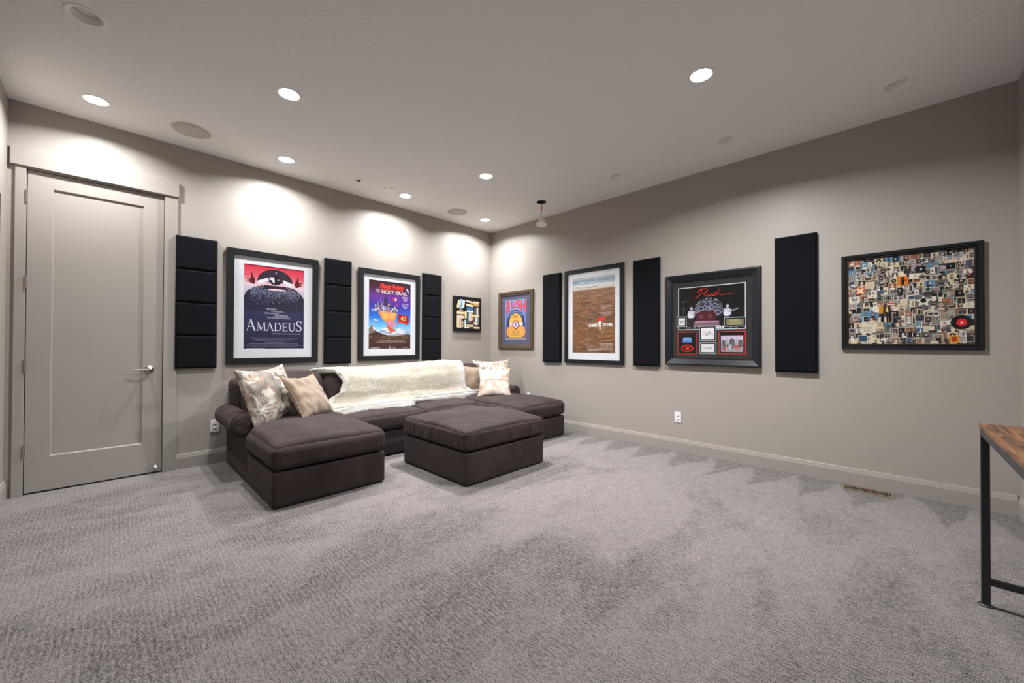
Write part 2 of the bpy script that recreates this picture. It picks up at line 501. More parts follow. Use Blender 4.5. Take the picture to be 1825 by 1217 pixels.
for (x, y), l in zip(SPK, ['round flush ceiling speaker nearer the door', 'round flush ceiling speaker near the far corner']):
    t = thing('ceiling_speaker', l, 'speaker', on_ceil(x, y), 'round ceiling speakers')
    obj('rim', lathe([(.132, -.001), (.132, .004), (.137, .0045), (.139, 0)], 48), M['ceil'], smooth=True).parent = t
    obj('grille', lathe([(0, .004), (.07, .0038), (.132, .003), (.132, -.001)], 48), M['grille'], smooth=True).parent = t
for i, ((x, y), l) in enumerate(zip(PLATE, ['small square ceiling plate with an open port, farther from the corner', 'small square blank ceiling plate, nearer the bright light by the second poster'])):
    t = thing('ceiling_plate', l, 'plate', on_ceil(x, y))
    o_ = obj('cover', box(-.045, .045, -.057, .057, 0, .006, bev=.002), M['white'] if False else M['ceil']); o_.parent = t
    o_ = obj('port', box(-.02, .02, -.012, .024, .005, .0075 if i == 0 else .0068), M['dark'] if i == 0 else M['ceil']); o_.parent = t
# the lamp hanging out of its hole
t = thing('hanging_lamp', 'small white lamp dangling on an orange and grey cable from a hole in the ceiling', 'lamp', T(HOLE[0], HOLE[1], RH))
obj('can', lathe([(.063, -.002), (.0565, -.001), (.0565, .10), (0, .10)], 28), M['dark'], smooth=True).parent = t
pts = [Vector((.004*sin(k*.9), .006*sin(k*.6+1), .06-.265*k/16)) for k in range(17)]
obj('cable', tube(pts[:8], .003, 8), M['grey'], smooth=True).parent = t
obj('connector', tube([p_+Vector((.002, 0, 0)) for p_ in pts[7:12]], lambda s: .0075-.003*abs(s-.5), 8), M['orange'], smooth=True).parent = t
obj('lead', tube(pts[11:], .0026, 8), M['grey'], smooth=True).parent = t
tilt = T(0, 0, -.282) @ Matrix.Rotation(R_(14), 4, 'Y') @ Matrix.Rotation(R_(-6), 4, 'X')
obj('lamp_body', lathe([(0, .078), (.026, .076), (.034, .066), (.036, .02), (.045, .008), (.066, .003), (.068, -.002), (.056, -.003), (0, -.001)], 32, tilt), M['whitemetal'], smooth=True).parent = t
bm = bmesh.new()
for k in range(10):
    a = 2*pi*k/10
    add_box(bm, .0355, .043, -.0015, .0015, .018, .064)
    for v in bm.verts[-8:] if False else list(bm.verts)[-8:]:
        v.co = tilt @ (Matrix.Rotation(a, 4, 'Z') @ v.co)
obj('cooling_fins', bm, M['whitemetal']).parent = t

# ------------------------------------------------------------------ sockets, floor register
def outlet(mw, label):
    t = thing('wall_outlet', label, 'outlet', mw, 'white wall outlets')
    obj('cover_plate', box(-.035, .035, -.057, .057, 0, .006, bev=.003), M['white']).parent = t
    for s in (-1, 1):
        f = obj('socket', lathe([(0, .0085), (.015, .0085), (.017, .007), (.017, .005)], 24, T(0, s*.0195, 0) @ Matrix.Scale(.85, 4, (0, 1, 0))), M['white'], smooth=True)
        f.parent = t
        bm = box(-.0075, -.0045, .0195*s-.001, .0195*s+.009, .007, .0092)
        add_box(bm, .0045, .0075, .0195*s-.001, .0195*s+.009, .007, .0092)
        add_lathe(bm, [(0, .0092), (.003, .0092), (.003, .007)], 10, T(0, .0195*s-.0075, 0))
        g = obj('slots', bm, M['slot']); g.parent = f
outlet(on_back(-3.584, .356), 'white wall outlet beside the sofa arm, below the stacked black panels')
outlet(on_right(-2.993, .366), 'white wall outlet low on the right wall below the square memorabilia frame')
outlet(on_front(-.042, .366), 'white wall outlet in the near right corner, half hidden by the table')
t = thing('floor_register', 'brass floor air register set in the carpet along the right baseboard', 'vent', T(-.122, -4.511, 0))
bm = bmesh.new()
for (a, b, c_, d) in ((-.062, .062, -.152, -.134), (-.062, .062, .134, .152), (-.062, -.044, -.134, .134), (.044, .062, -.134, .134)):
    add_box(bm, a, b, c_, d, .0, .007, bev=.0015)
n = 20
for k in range(1, n):
    y = -.134+.268*k/n
    add_box(bm, -.044, .044, y-.0018, y+.0018, .001, .006)
obj('grille', bm, M['brass']).parent = t
obj('duct', box(-.042, .042, -.136, .136, .0002, .0012), M['dark']).parent = t

# ------------------------------------------------------------------ acoustic panels
def panel(mw, w, h, label, group, d=.05):
    bm = bmesh.new()
    def rg(a, b, z): return [bm.verts.new((-a, -b, z)), bm.verts.new((a, -b, z)), bm.verts.new((a, b, z)), bm.verts.new((-a, b, z))]
    e = .013
    rs = [rg(w/2, h/2, 0), rg(w/2, h/2, d-e), rg(w/2-.002, h/2-.002, d-e*.8), rg(w/2-e, h/2-e, d-.0012), rg(w/2-e-.004, h/2-e-.004, d)]
    for a, b in zip(rs, rs[1:]):
        for i in range(4): bm.faces.new((a[i], a[(i+1) % 4], b[(i+1) % 4], b[i]))
    bm.faces.new(rs[-1]); bm.faces.new(list(reversed(rs[0])))
    o = obj('acoustic_panel', bm, M['acoustic'], mw=mw)
    return tag(o, label, 'acoustic panel', group)
tiers = ['top', 'second', 'third', 'bottom']
for xc, where in ((-3.733, 'beside the door'), (-2.439, 'between the two big film posters'), (-1.140, 'right of the second film poster')):
    for k in range(4):
        panel(on_back(xc, 2.127-.1515-.303*k), .304, .301, 'square black acoustic panel, %s of four %s' % (tiers[k], where), 'square acoustic panels stacked on the left wall')
for yc, where in ((-1.276, 'nearest the far corner'), (-2.648, 'between the sandy poster and the memorabilia frame'), (-4.038, 'between the memorabilia frame and the photo collage')):
    panel(on_right(yc, 1.515), .307, 1.218, 'tall narrow black acoustic panel %s' % where, 'tall acoustic panels on the right wall')
panel(on_left(-.780, 1.49), .305, 1.218, 'tall black acoustic panel on the left wall at the photo edge', 'tall acoustic panels on the left wall')

# ------------------------------------------------------------------ flat artwork
_tc = {}
def text_geo(s):
    if s in _tc: return _tc[s]
    cu = bpy.data.curves.new('t', 'FONT'); cu.body = s; cu.size = 1; cu.resolution_u = 3
    o = bpy.data.objects.new('t', cu); C.objects.link(o)
    dg = bpy.context.evaluated_depsgraph_get()
    me = bpy.data.meshes.new_from_object(o.evaluated_get(dg))
    V = [(v.co.x, v.co.y) for v in me.vertices]; F = [tuple(p_.vertices) for p_ in me.polygons]
    bpy.data.objects.remove(o); bpy.data.meshes.remove(me); bpy.data.curves.remove(cu)
    xs = [v[0] for v in V]; ys = [v[1] for v in V]
    x0, x1, y0, y1 = min(xs), max(xs), min(ys), max(ys)
    V = [((x-x0)/(x1-x0)-.5, (y-y0)/(y1-y0)-.5) for x, y in V]
    _tc[s] = (V, F)
    return _tc[s]
class Art:
    """flat print: every shape lies one thin layer above the shapes it covers"""
    def __init__(s, step=.00007):
        s.V, s.F, s.K = [], [], []; s.step = step; s.g = 0; s.grid = {}; s.top = 0
    def level(s, x0, y0, x1, y1):
        cs = .03; lv = 0
        ks = [(i, j) for i in range(math.floor(x0/cs), math.floor(x1/cs)+1) for j in range(math.floor(y0/cs), math.floor(y1/cs)+1)]
        for k in ks:
            for (a, b, c_, d, l, g) in s.grid.get(k, ()):
                if g != s.g and l >= lv and a < x1 and c_ > x0 and b < y1 and d > y0: lv = l+1
        for k in ks: s.grid.setdefault(k, []).append((x0, y0, x1, y1, lv, s.g))
        s.top = max(s.top, lv)
        return lv*s.step
    def poly(s, pts, col, bump=True):
        if bump: s.g += 1
        xs = [p_[0] for p_ in pts]; ys = [p_[1] for p_ in pts]
        z = s.level(min(xs), min(ys), max(xs), max(ys))
        n = len(s.V)
        s.V += [(x, y, z) for x, y in pts]
        s.F.append(tuple(range(n, n+len(pts))))
        s.K.append([col]*len(pts) if isinstance(col[0], (int, float)) else list(col))
    def rect(s, cx, cy, w, h, col, rot=0, bump=True):
        c_, d = cos(rot), sin(rot)
        s.poly([(cx+a*c_-b*d, cy+a*d+b*c_) for a, b in ((-w/2, -h/2), (w/2, -h/2), (w/2, h/2), (-w/2, h/2))], col, bump)
    def frame(s, cx, cy, w, h, t, col):
        s.g += 1
        for a, b, c_, d in ((0, h/2-t/2, w, t), (0, -h/2+t/2, w, t), (-w/2+t/2, 0, t, h-2*t), (w/2-t/2, 0, t, h-2*t)):
            s.rect(cx+a, cy+b, c_, d, col, bump=False)
    def grad(s, cx, cy, w, stops):     # stops: (y, colour) downwards
        s.g += 1
        for (ya, ca), (yb, cb) in zip(stops, stops[1:]):
            s.poly([(cx-w/2, yb), (cx+w/2, yb), (cx+w/2, ya), (cx-w/2, ya)], [cb, cb, ca, ca], False)
    def disc(s, cx, cy, rx, ry, col, a0=0, a1=2*pi, n=24, rot=0):
        pts = []
        for i in range(n+(0 if abs(a1-a0-2*pi) < 1e-6 else 1)):
            a = a0+(a1-a0)*i/n
            x, y = rx*cos(a), ry*sin(a)
            pts.append((cx+x*cos(rot)-y*sin(rot), cy+x*sin(rot)+y*cos(rot)))
        s.poly(pts, col)
    def stroke(s, pts, w, col, bump=True):
        if bump: s.g += 1
        N = len(pts)
        L, Rr = [], []
        for i, (x, y) in enumerate(pts):
            a = pts[max(0, i-1)]; b = pts[min(N-1, i+1)]
            dx, dy = b[0]-a[0], b[1]-a[1]; l = sqrt(dx*dx+dy*dy) or 1
            ww = w[i] if isinstance(w, (list, tuple)) else w
            nx, ny = -dy/l*ww/2, dx/l*ww/2
            L.append((x+nx, y+ny)); Rr.append((x-nx, y-ny))
        for i in range(N-1):
            s.poly([Rr[i], Rr[i+1], L[i+1], L[i]], col, False)
    def text(s, txt, cx, cy, w, h, col, shear=0, fn=None):
        s.g += 1
        V, F = text_geo(txt)
        P = [fn(x, y) if fn else (cx+x*w+shear*y*h, cy+y*h) for x, y in V]
        xs = [p_[0] for p_ in P]; ys = [p_[1] for p_ in P]
        z = s.level(min(xs), min(ys), max(xs), max(ys))
        n = len(s.V)
        s.V += [(x, y, z) for x, y in P]
        for f in F:
            s.F.append(tuple(i+n for i in f)); s.K.append([col]*len(f))
    def marks(s, cx, cy, w, h, col, rnd, dens=.8, unit=None):     # a line of lettering too small to read
        s.g += 1
        u = unit or h*.55
        x = cx-w/2
        while x < cx+w/2-u*.5:
            k = rnd.choice((1, 2, 2, 3, 4))
            for _ in range(k*2):
                if x > cx+w/2-u*.3: break
                s.rect(x, cy+rnd.uniform(-.06, .06)*h, u*.32, h*rnd.choice((.7, .8, 1)), col, bump=False)
                if rnd.random() < .5: s.rect(x+u*.25, cy+rnd.choice((-.4, 0, .4))*h, u*.5, h*.2, col, bump=False)
                x += u*.62
            x += u*.55/dens
    def build(s, name, parent, z0, mat=None):
        me = bpy.data.meshes.new(name)
        me.from_pydata([(x, y, z+z0) for x, y, z in s.V], [], s.F)
        ca = me.color_attributes.new('Col', 'FLOAT_COLOR', 'CORNER')
        flat = [c_ for k in s.K for q in k for c_ in q]
        ca.data.foreach_set('color', flat)
        me.materials.append(mat or M['prnt'])
        o = link(name, me, None)
        o.parent = parent
        return o
def c8(r, g, b): return rgb(r, g, b)

def picture(name, label, cat, mw, w, h, fwid, dep, fmat, prof='flat', board=None, opening=None, glass=True, seat=.012):
    t = thing(name, label, cat, mw)
    bm = bmesh.new()
    if prof == 'flat': pr = [(0, 0), (0, dep-.002), (.002, dep), (fwid-.002, dep), (fwid, dep-.002), (fwid, .004)]
    elif prof == 'slope': pr = [(0, 0), (0, dep-.012), (.006, dep), (.016, dep+.002), (fwid-.010, seat+.016), (fwid-.008, seat+.010), (fwid, seat+.010), (fwid, .004)]
    else: pr = [(0, 0), (0, dep-.006), (.006, dep), (fwid*.6, dep-.002), (fwid-.012, dep-.010), (fwid-.010, dep-.006), (fwid-.003, dep-.006), (fwid, dep-.012), (fwid, .004)]
    rings = []
    for i_, z in pr:
        a, b = w/2-i_, h/2-i_
        rings.append([bm.verts.new((-a, -b, z)), bm.verts.new((a, -b, z)), bm.verts.new((a, b, z)), bm.verts.new((-a, b, z))])
    for a, b in zip(rings, rings[1:]):
        for i in range(4): bm.faces.new((a[i], a[(i+1) % 4], b[(i+1) % 4], b[i]))
    for i in range(4): bm.faces.new((rings[0][(i+1) % 4], rings[0][i], rings[-1][i], rings[-1][(i+1) % 4]))
    bmesh.ops.recalc_face_normals(bm, faces=bm.faces)
    obj('frame', bm, fmat).parent = t
    iw, ih = w-2*fwid, h-2*fwid
    if board is not None:
        if opening:
            ox, oy, ow, oh = opening
            bm = bmesh.new()
            def rg(a0, a1, b0, b1, z): return [bm.verts.new((a0, b0, z)), bm.verts.new((a1, b0, z)), bm.verts.new((a1, b1, z)), bm.verts.new((a0, b1, z))]
            e = .0018
            rs = [rg(-iw/2-.002, iw/2+.002, -ih/2-.002, ih/2+.002, seat), rg(ox-ow/2, ox+ow/2, oy-oh/2, oy+oh/2, seat), rg(ox-ow/2+e, ox+ow/2-e, oy-oh/2+e, oy+oh/2-e, seat-.002), rg(ox-ow/2+e, ox+ow/2-e, oy-oh/2+e, oy+oh/2-e, seat-.0035)]
            for a, b in zip(rs, rs[1:]):
                for i in range(4): bm.faces.new((a[i], a[(i+1) % 4], b[(i+1) % 4], b[i]))
            obj('mat_board', bm, board).parent = t
        else:
            obj('mat_board', box(-iw/2-.002, iw/2+.002, -ih/2-.002, ih/2+.002, .003, seat), board).parent = t
    if glass:
        obj('glass', box(-iw/2-.001, iw/2+.001, -ih/2-.001, ih/2+.001, seat+.004, seat+.006), M['glass']).parent = t
    return t

def serif_word(A, word, x0, y, w, h, col, big=(0, 6)):
    # roman capitals drawn stroke by stroke, thick and thin
    adv = {'A': .98, 'M': 1.15, 'D': .98, 'E': .80, 'U': .98, 'S': .72}
    tot = sum(adv[c_]*(1.28 if i in big else 1) for i, c_ in enumerate(word))
    k = w/tot; x = x0
    for i, c_ in enumerate(word):
        s = 1.28 if i in big else 1
        H = h*(1.32 if i in big else 1); a = adv[c_]*k*s; T_, t = .13*k*s, .05*k*s
        X = lambda u: x+u*a
        Y = lambda v: y+v*H
        sf = lambda u, v, l=.26: A.rect(X(u), Y(v)+(t*.4 if v < .5 else -t*.4), l*a, t*.8, col, bump=False)
        A.g += 1
        if c_ == 'A':
            A.stroke([(X(.14), Y(0)), (X(.48), Y(1))], t, col, False); A.stroke([(X(.46), Y(1)), (X(.86), Y(0))], T_, col, False)
            A.stroke([(X(.25), Y(.34)), (X(.68), Y(.34))], t, col, False); sf(.13, 0); sf(.86, 0, .3)
        elif c_ == 'M':
            A.stroke([(X(.14), Y(0)), (X(.18), Y(1))], t, col, False); A.stroke([(X(.18), Y(1)), (X(.50), Y(.05))], T_, col, False)
            A.stroke([(X(.50), Y(.05)), (X(.80), Y(1))], t, col, False); A.stroke([(X(.82), Y(1)), (X(.87), Y(0))], T_, col, False)
            sf(.14, 0, .2); sf(.87, 0, .22); sf(.13, 1, .16); sf(.86, 1, .16)
        elif c_ == 'D':
            A.stroke([(X(.2), Y(0)), (X(.2), Y(1))], T_, col, False); sf(.17, 0, .24); sf(.17, 1, .24)
            pts = [(X(.2), Y(.975))]+[(X(.42)+.46*a*sin(q), Y(.5)+.475*H*cos(q)) for q in [pi*j/12 for j in range(13)]]+[(X(.2), Y(.025))]
            ws = [t]+[t+(T_-t)*sin(pi*j/12) for j in range(13)]+[t]
            A.stroke(pts, ws, col, False)
        elif c_ == 'E':
            A.stroke([(X(.25), Y(0)), (X(.25), Y(1))], T_, col, False); sf(.2, 0, .24); sf(.2, 1, .24)
            for v in (.02, .5, .98): A.stroke([(X(.25), Y(v)), (X(.88 if v != .5 else .7), Y(v))], t, col, False)
            for v, uu_ in ((.09, .9), (.91, .87), (.5, .7)): A.stroke([(X(uu_), Y(v-.09)), (X(uu_), Y(v+.09))], t, col, False)
        elif c_ == 'U':
            A.stroke([(X(.2), Y(1)), (X(.2), Y(.35))], T_, col, False)
            pts = [(X(.2)+.03*a+.30*a*(1-cos(q)), Y(.35)-.35*H*sin(q)) for q in [pi*j/12 for j in range(13)]]
            ws = [T_+(t-T_)*(j/12) for j in range(13)]
            A.stroke(pts, ws, col, False); A.stroke([(X(.83), Y(.35)), (X(.83), Y(1))], t, col, False); sf(.2, 1, .3); sf(.83, 1, .26)
        elif c_ == 'S':
            pts = []
            for j in range(21):
                q = j/20
                xx = .5+.33*sin(2*pi*q*1.0+pi*.62)*(1 if 0 < q < 1 else .9)
                yy_ = .97-.94*q
                pts.append((X(xx), Y(yy_)))
            pts = [(X(.84), Y(.80)), (X(.74), Y(.93)), (X(.52), Y(.985)), (X(.28), Y(.9)), (X(.2), Y(.76)), (X(.3), Y(.6)), (X(.52), Y(.5)), (X(.76), Y(.4)), (X(.86), Y(.24)), (X(.76), Y(.09)), (X(.5), Y(.015)), (X(.26), Y(.07)), (X(.14), Y(.22))]
            ws = [t, t, t*1.1, t*1.8, T_*.9, T_, T_*1.15, T_, T_*.9, t*1.8, t*1.1, t, t]
            A.stroke(pts, ws, col, False)
            A.stroke([(X(.85), Y(.72)), (X(.85), Y(.98))], t, col, False); A.stroke([(X(.13), Y(.3)), (X(.13), Y(.02))], t, col, False)
        x += a

# --- red and navy poster
w, h = .845, 1.147
t = picture('framed_poster', 'large framed film poster, red sky over dark navy, reading AMADEUS', 'poster', on_back(-3.083, 1.514), w, h, .060, .030, M['blackframe'], board=M['mat'], opening=(0, .006, .560, .860))
A = Art(); rnd = random.Random(3)
pw, ph = .566, .866; cy = .006; top = cy+ph/2; bot = cy-ph/2
A.grad(0, 0, pw, [(top, c8(200, 40, 62)), (top-.12, c8(214, 92, 108)), (top-.20, c8(222, 196, 205)), (top-.34, c8(150, 160, 200)), (top-.40, c8(40, 44, 84)), (bot, c8(22, 24, 56))])
A.poly([(-pw/2, top-.34), (-.25, top-.27), (-.18, top-.225), (-.10, top-.20), (.10, top-.20), (.18, top-.215), (.24, top-.26), (pw/2, top-.33), (pw/2, top-.47), (-pw/2, top-.47)], [c8(34, 24, 44)]*8+[c8(28, 28, 62)]*2)
A.disc(.0, top-.165, .165, .135, c8(46, 38, 52), 0, pi, 30)
for k in range(240):
    a, q = rnd.uniform(.05, pi-.05), sqrt(rnd.random())
    A.rect(.155*q*cos(a), top-.165+.125*q*sin(a), .006, .003, c8(*rnd.choice(((78, 66, 84), (96, 80, 92), (60, 50, 70)))), rnd.uniform(0, 3), bump=(k % 40 == 0))
A.poly([(-.165, top-.165), (-.07, top-.12), (-.055, top-.15), (-.15, top-.20)], c8(226, 222, 232))
A.poly([(.165, top-.165), (.07, top-.13), (.075, top-.165), (.15, top-.205)], c8(226, 222, 232))
A.disc(.0, top-.145, .060, .048, c8(36, 28, 44)); A.poly([(-.055, top-.115), (-.012, top-.112), (-.006, top-.17), (-.022, top-.172), (-.03, top-.145), (-.052, top-.14)], c8(232, 228, 236))
A.rect(.03, top-.135, .026, .005, c8(210, 206, 220), .1); A.poly([(-.004, top-.07), (.014, top-.07), (.005, top-.045)], c8(170, 170, 190))
for sx, dx in ((-1, -.205), (1, .21)):
    A.disc(dx, top-.165, .024, .042, c8(96, 22, 34)); A.stroke([(dx, top-.14), (dx+sx*.012, top-.085)], [.02, .012], c8(96, 22, 34))
    A.stroke([(dx-.01, top-.17), (dx+sx*.05, top-.145)], [.018, .01], c8(96, 22, 34)); A.stroke([(dx-.01, top-.18), (dx+sx*.05, top-.175)], [.016, .01], c8(96, 22, 34))
    A.stroke([(dx-sx*.02, top-.215), (dx+sx*.015, top-.20)], .014, c8(220, 215, 228))
for sx in (-1, 1):
    for k in range(3): A.stroke([(sx*(.10+.03*k), top-.205-.01*k), (sx*(.13+.03*k), top-.235-.006*k), (sx*(.135+.03*k), top-.26)], .005, c8(170, 160, 180))
A.disc(.02, top-.243, .09, .012, c8(236, 200, 206))
for k in range(1500):
    x = rnd.uniform(-.225, .235); yv = top-.245-abs(rnd.gauss(0, .055))-.0
    if yv < top-.43: continue
    A.rect(x, yv, rnd.uniform(.002, .007), rnd.uniform(.002, .005), c8(*rnd.choice(((88, 104, 140), (120, 138, 170), (56, 66, 104), (160, 172, 196)))), rnd.uniform(0, 3), bump=(k % 100 == 0))
wht = c8(214, 216, 232)
for s_, x, yv, ww in (('THE MAN...', -.03, .445, .115), ('THE MUSIC...', .025, .468, .125), ('THE MADNESS...', -.03, .491, .15), ('THE MURDER...', .06, .514, .15), ('THE MOTION PICTURE...', .04, .537, .23)):
    A.text(s_, x, top-yv, ww, .0135, wht)
serif_word(A, 'AMADEUS', -.262, top-.675, .525, .088, wht)
A.text("EVERYTHING YOU'VE HEARD IS TRUE", .11, top-.703, .27, .0085, wht)
for k, ww in enumerate((.45, .40, .33, .18, .46, .54, .42)):
    A.marks(0, top-.748-.0155*k, ww, .0065, c8(150, 152, 180), rnd)
A.marks(-.17, top-.857, .16, .0065, c8(190, 190, 210), rnd); A.marks(.14, top-.857, .22, .004, c8(130, 130, 160), rnd)
A.build('print', t, .0078)

# --- violet and blue poster
t = picture('framed_poster', 'framed film poster, violet to blue with an orange goblet, reading HOLY GRAIL', 'poster', on_back(-1.766, 1.510), .852, 1.140, .060, .030, M['blackframe'], board=M['mat'], opening=(0, .006, .588, .868))
A = Art(); rnd = random.Random(9); pw, ph = .594, .874; top, bot = .006+ph/2, .006-ph/2
A.grad(0, 0, pw, [(top, c8(58, 30, 34)), (top-.10, c8(74, 34, 60)), (top-.20, c8(98, 48, 140)), (top-.32, c8(66, 52, 160)), (top-.46, c8(40, 110, 200)), (top-.60, c8(120, 190, 232)), (top-.68, c8(206, 222, 234)), (top-.70, c8(80, 50, 40)), (bot, c8(62, 34, 34))])
for k in range(26):
    A.disc(rnd.uniform(-.28, .28), top-.64+rnd.uniform(-.02, .03), rnd.uniform(.03, .07), rnd.uniform(.012, .025), c8(*rnd.choice(((196, 210, 226), (150, 176, 205), (220, 228, 236)))))
A.poly([(-pw/2, top-.64), (-.24, top-.62), (-.16, top-.66), (-.06, top-.69), (.02, top-.71), (.14, top-.70), (.24, top-.67), (pw/2, top-.68), (pw/2, bot), (-pw/2, bot)], c8(70, 46, 40))
for k in range(500):
    A.rect(rnd.uniform(-.28, .28), top-.70-abs(rnd.gauss(0, .03)), rnd.uniform(.004, .012), rnd.uniform(.003, .007), c8(*rnd.choice(((120, 92, 70), (90, 62, 50), (150, 124, 96), (48, 32, 34)))), rnd.uniform(0, 3), bump=(k % 60 == 0))
A.poly([(-pw/2, top-.62), (-.245, top-.56), (-.235, top-.62), (-.2, top-.66), (-pw/2, top-.68)], c8(120, 110, 104)); A.poly([(-.25, top-.58), (-.238, top-.52), (-.226, top-.58)], c8(170, 160, 150))
# goblet and the crowd on its rim
org = c8(226, 140, 70)
A.poly([(-.17, top-.40), (-.10, top-.375), (0, top-.365), (.075, top-.37), (.095, top-.42), (.06, top-.50), (.02, top-.535), (-.05, top-.53), (-.12, top-.48)], org)
A.poly([(-.12, top-.41), (-.06, top-.38), (-.03, top-.43), (-.05, top-.50), (-.10, top-.47)], c8(240, 170, 100)); A.disc(.02, top-.43, .05, .055, c8(238, 162, 92))
A.poly([(-.05, top-.53), (.02, top-.535), (.03, top-.60), (.085, top-.635), (.0, top-.655), (-.03, top-.62), (-.055, top-.58)], c8(196, 92, 62))
A.poly([(-.055, top-.535), (-.01, top-.50), (.05, top-.505), (.09, top-.545), (.03, top-.60), (-.02, top-.58)], c8(196, 130, 160))
for k in range(150):
    a = rnd.random(); x = -.20+.30*a; A.disc(x+rnd.uniform(-.02, .02), top-.385+rnd.uniform(-.01, .11)*(1-abs(a-.45)), rnd.uniform(.006, .014), rnd.uniform(.008, .02), c8(*rnd.choice(((60, 50, 90), (130, 118, 160), (200, 192, 214), (40, 34, 60), (170, 130, 110)))), n=7)
for x, l in ((-.18, .10), (-.14, .13), (-.10, .10)): A.stroke([(x+.03, top-.36), (x, top-.36+l)], [.02, .004], c8(150, 140, 190))
A.poly([(-.095, top-.31), (-.09, top-.22), (-.055, top-.20), (-.04, top-.24), (-.055, top-.33)], c8(50, 44, 80))
A.disc(.06, top-.225, .026, .026, c8(200, 50, 70)); A.disc(.075, top-.228, .012, .018, c8(240, 230, 240)); A.disc(.09, top-.30, .02, .014, c8(170, 50, 110))
for x, yv in ((-.245, .375), (-.235, .385), (-.215, .50), (-.2, .51), (-.18, .505)): A.disc(x, top-yv, .010, .006, c8(220, 230, 244), n=8)
A.stroke([(.105, top-.50), (.09, top-.66)], .004, c8(120, 90, 80))
A.poly([(.12, top-.405), (.17, top-.425), (.25, top-.43), (.27, top-.50), (.25, top-.555), (.19, top-.53), (.105, top-.52)], c8(168, 26, 30)); A.poly([(.12, top-.49), (.2, top-.515), (.255, top-.52), (.25, top-.55), (.19, top-.53), (.108, top-.515)], c8(208, 60, 34))
A.text('40', .185, top-.47, .085, .058, c8(244, 226, 150))
for k in range(14): A.poly([(x_ := -.14+.026*k+rnd.uniform(-.005, .005), top-.645-.003*k), (x_+.018, top-.64-.003*k), (x_+.016, top-.655-.003*k), (x_+.004, top-.66-.003*k)], c8(150, 30, 60) if k % 3 else c8(110, 70, 150))
for k in range(8): A.stroke([(.2+.012*k, top-.70), (.205+.011*k, top-.66+rnd.uniform(-.01, .015))], .004, c8(90, 100, 120))
[A.text('Monty Python', .02+dx, top-.075, .32, .078, c8(226, 62, 38), .35) for dx in (-.003, 0, .003)]; A.stroke([(-.14, top-.115), (-.03, top-.108), (.1, top-.112), (.18, top-.105)], .007, c8(226, 62, 38))
A.text('AND', -.175, top-.118, .05, .018, c8(238, 226, 190)); A.text('THE', -.175, top-.143, .05, .018, c8(238, 226, 190)); A.text('HOLY GRAIL', .06, top-.140, .36, .045, c8(240, 230, 200))
A.stroke([(.235, top-.07), (.25, top-.1), (.262, top-.13)], [.018, .022, .01], c8(180, 190, 220))
for yv, ww in ((.185, .09), (.205, .075), (.222, .07), (.238, .04), (.275, .10), (.295, .095), (.313, .075), (.33, .04)): A.marks(.215, top-yv, ww, .011, c8(226, 224, 244), rnd)
for k, ww in enumerate((.36, .40, .44)): A.marks(.02, top-.758-.016*k, ww, .008, c8(190, 176, 176), rnd)
A.marks(-.2, top-.855, .12, .009, c8(226, 220, 226), rnd); A.marks(.0, top-.85, .02, .02, c8(226, 220, 226), rnd, unit=.012); A.marks(.22, top-.85, .09, .007, c8(226, 220, 226), rnd); A.marks(.05, top-.855, .05, .007, c8(206, 200, 206), rnd)
A.build('print', t, .0078)

# --- small black canvas of stacked tapes
t = thing('canvas_print', 'small square black canvas showing stacked tapes, in the corner on the left wall', 'picture', on_back(-.498, 1.604))
obj('canvas', box(-.264, .264, -.262, .262, 0, .034, bev=.003), M['blackframe']).parent = t
A = Art(); rnd = random.Random(4)
cr, bl, wh, dk, rd = c8(226, 206, 160), c8(40, 96, 140), c8(226, 228, 220), c8(36, 30, 32), c8(120, 40, 36)
pk, tn = c8(214, 190, 170), c8(200, 164, 110)
def tape(x, y, w_, h_, col, rot=0, stripes=None, vert=False):
    # x, y in the 869 x 1217 detail frame
    X, Y = (x-410)/800*.52, (610-y)/1060*.52; w2, h2 = w_/800*.52, h_/1060*.52
    A.rect(X, Y, w2, h2, col, rot)
    if stripes:
        for f, cc in stripes:
            if vert: A.rect(X+(f*w2)*cos(rot), Y+(f*w2)*sin(rot), w2*.14, h2*.9, cc, rot)
            else: A.rect(X-(f*h2)*sin(rot), Y+(f*h2)*cos(rot), w2*.9, h2*.14, cc, rot)
    for _ in range(5):
        a, b = rnd.uniform(-.4, .4), rnd.uniform(-.35, .35)
        A.rect(X+a*w2, Y+b*h2, w2*.08, h2*.08, c8(110, 96, 84), rot)
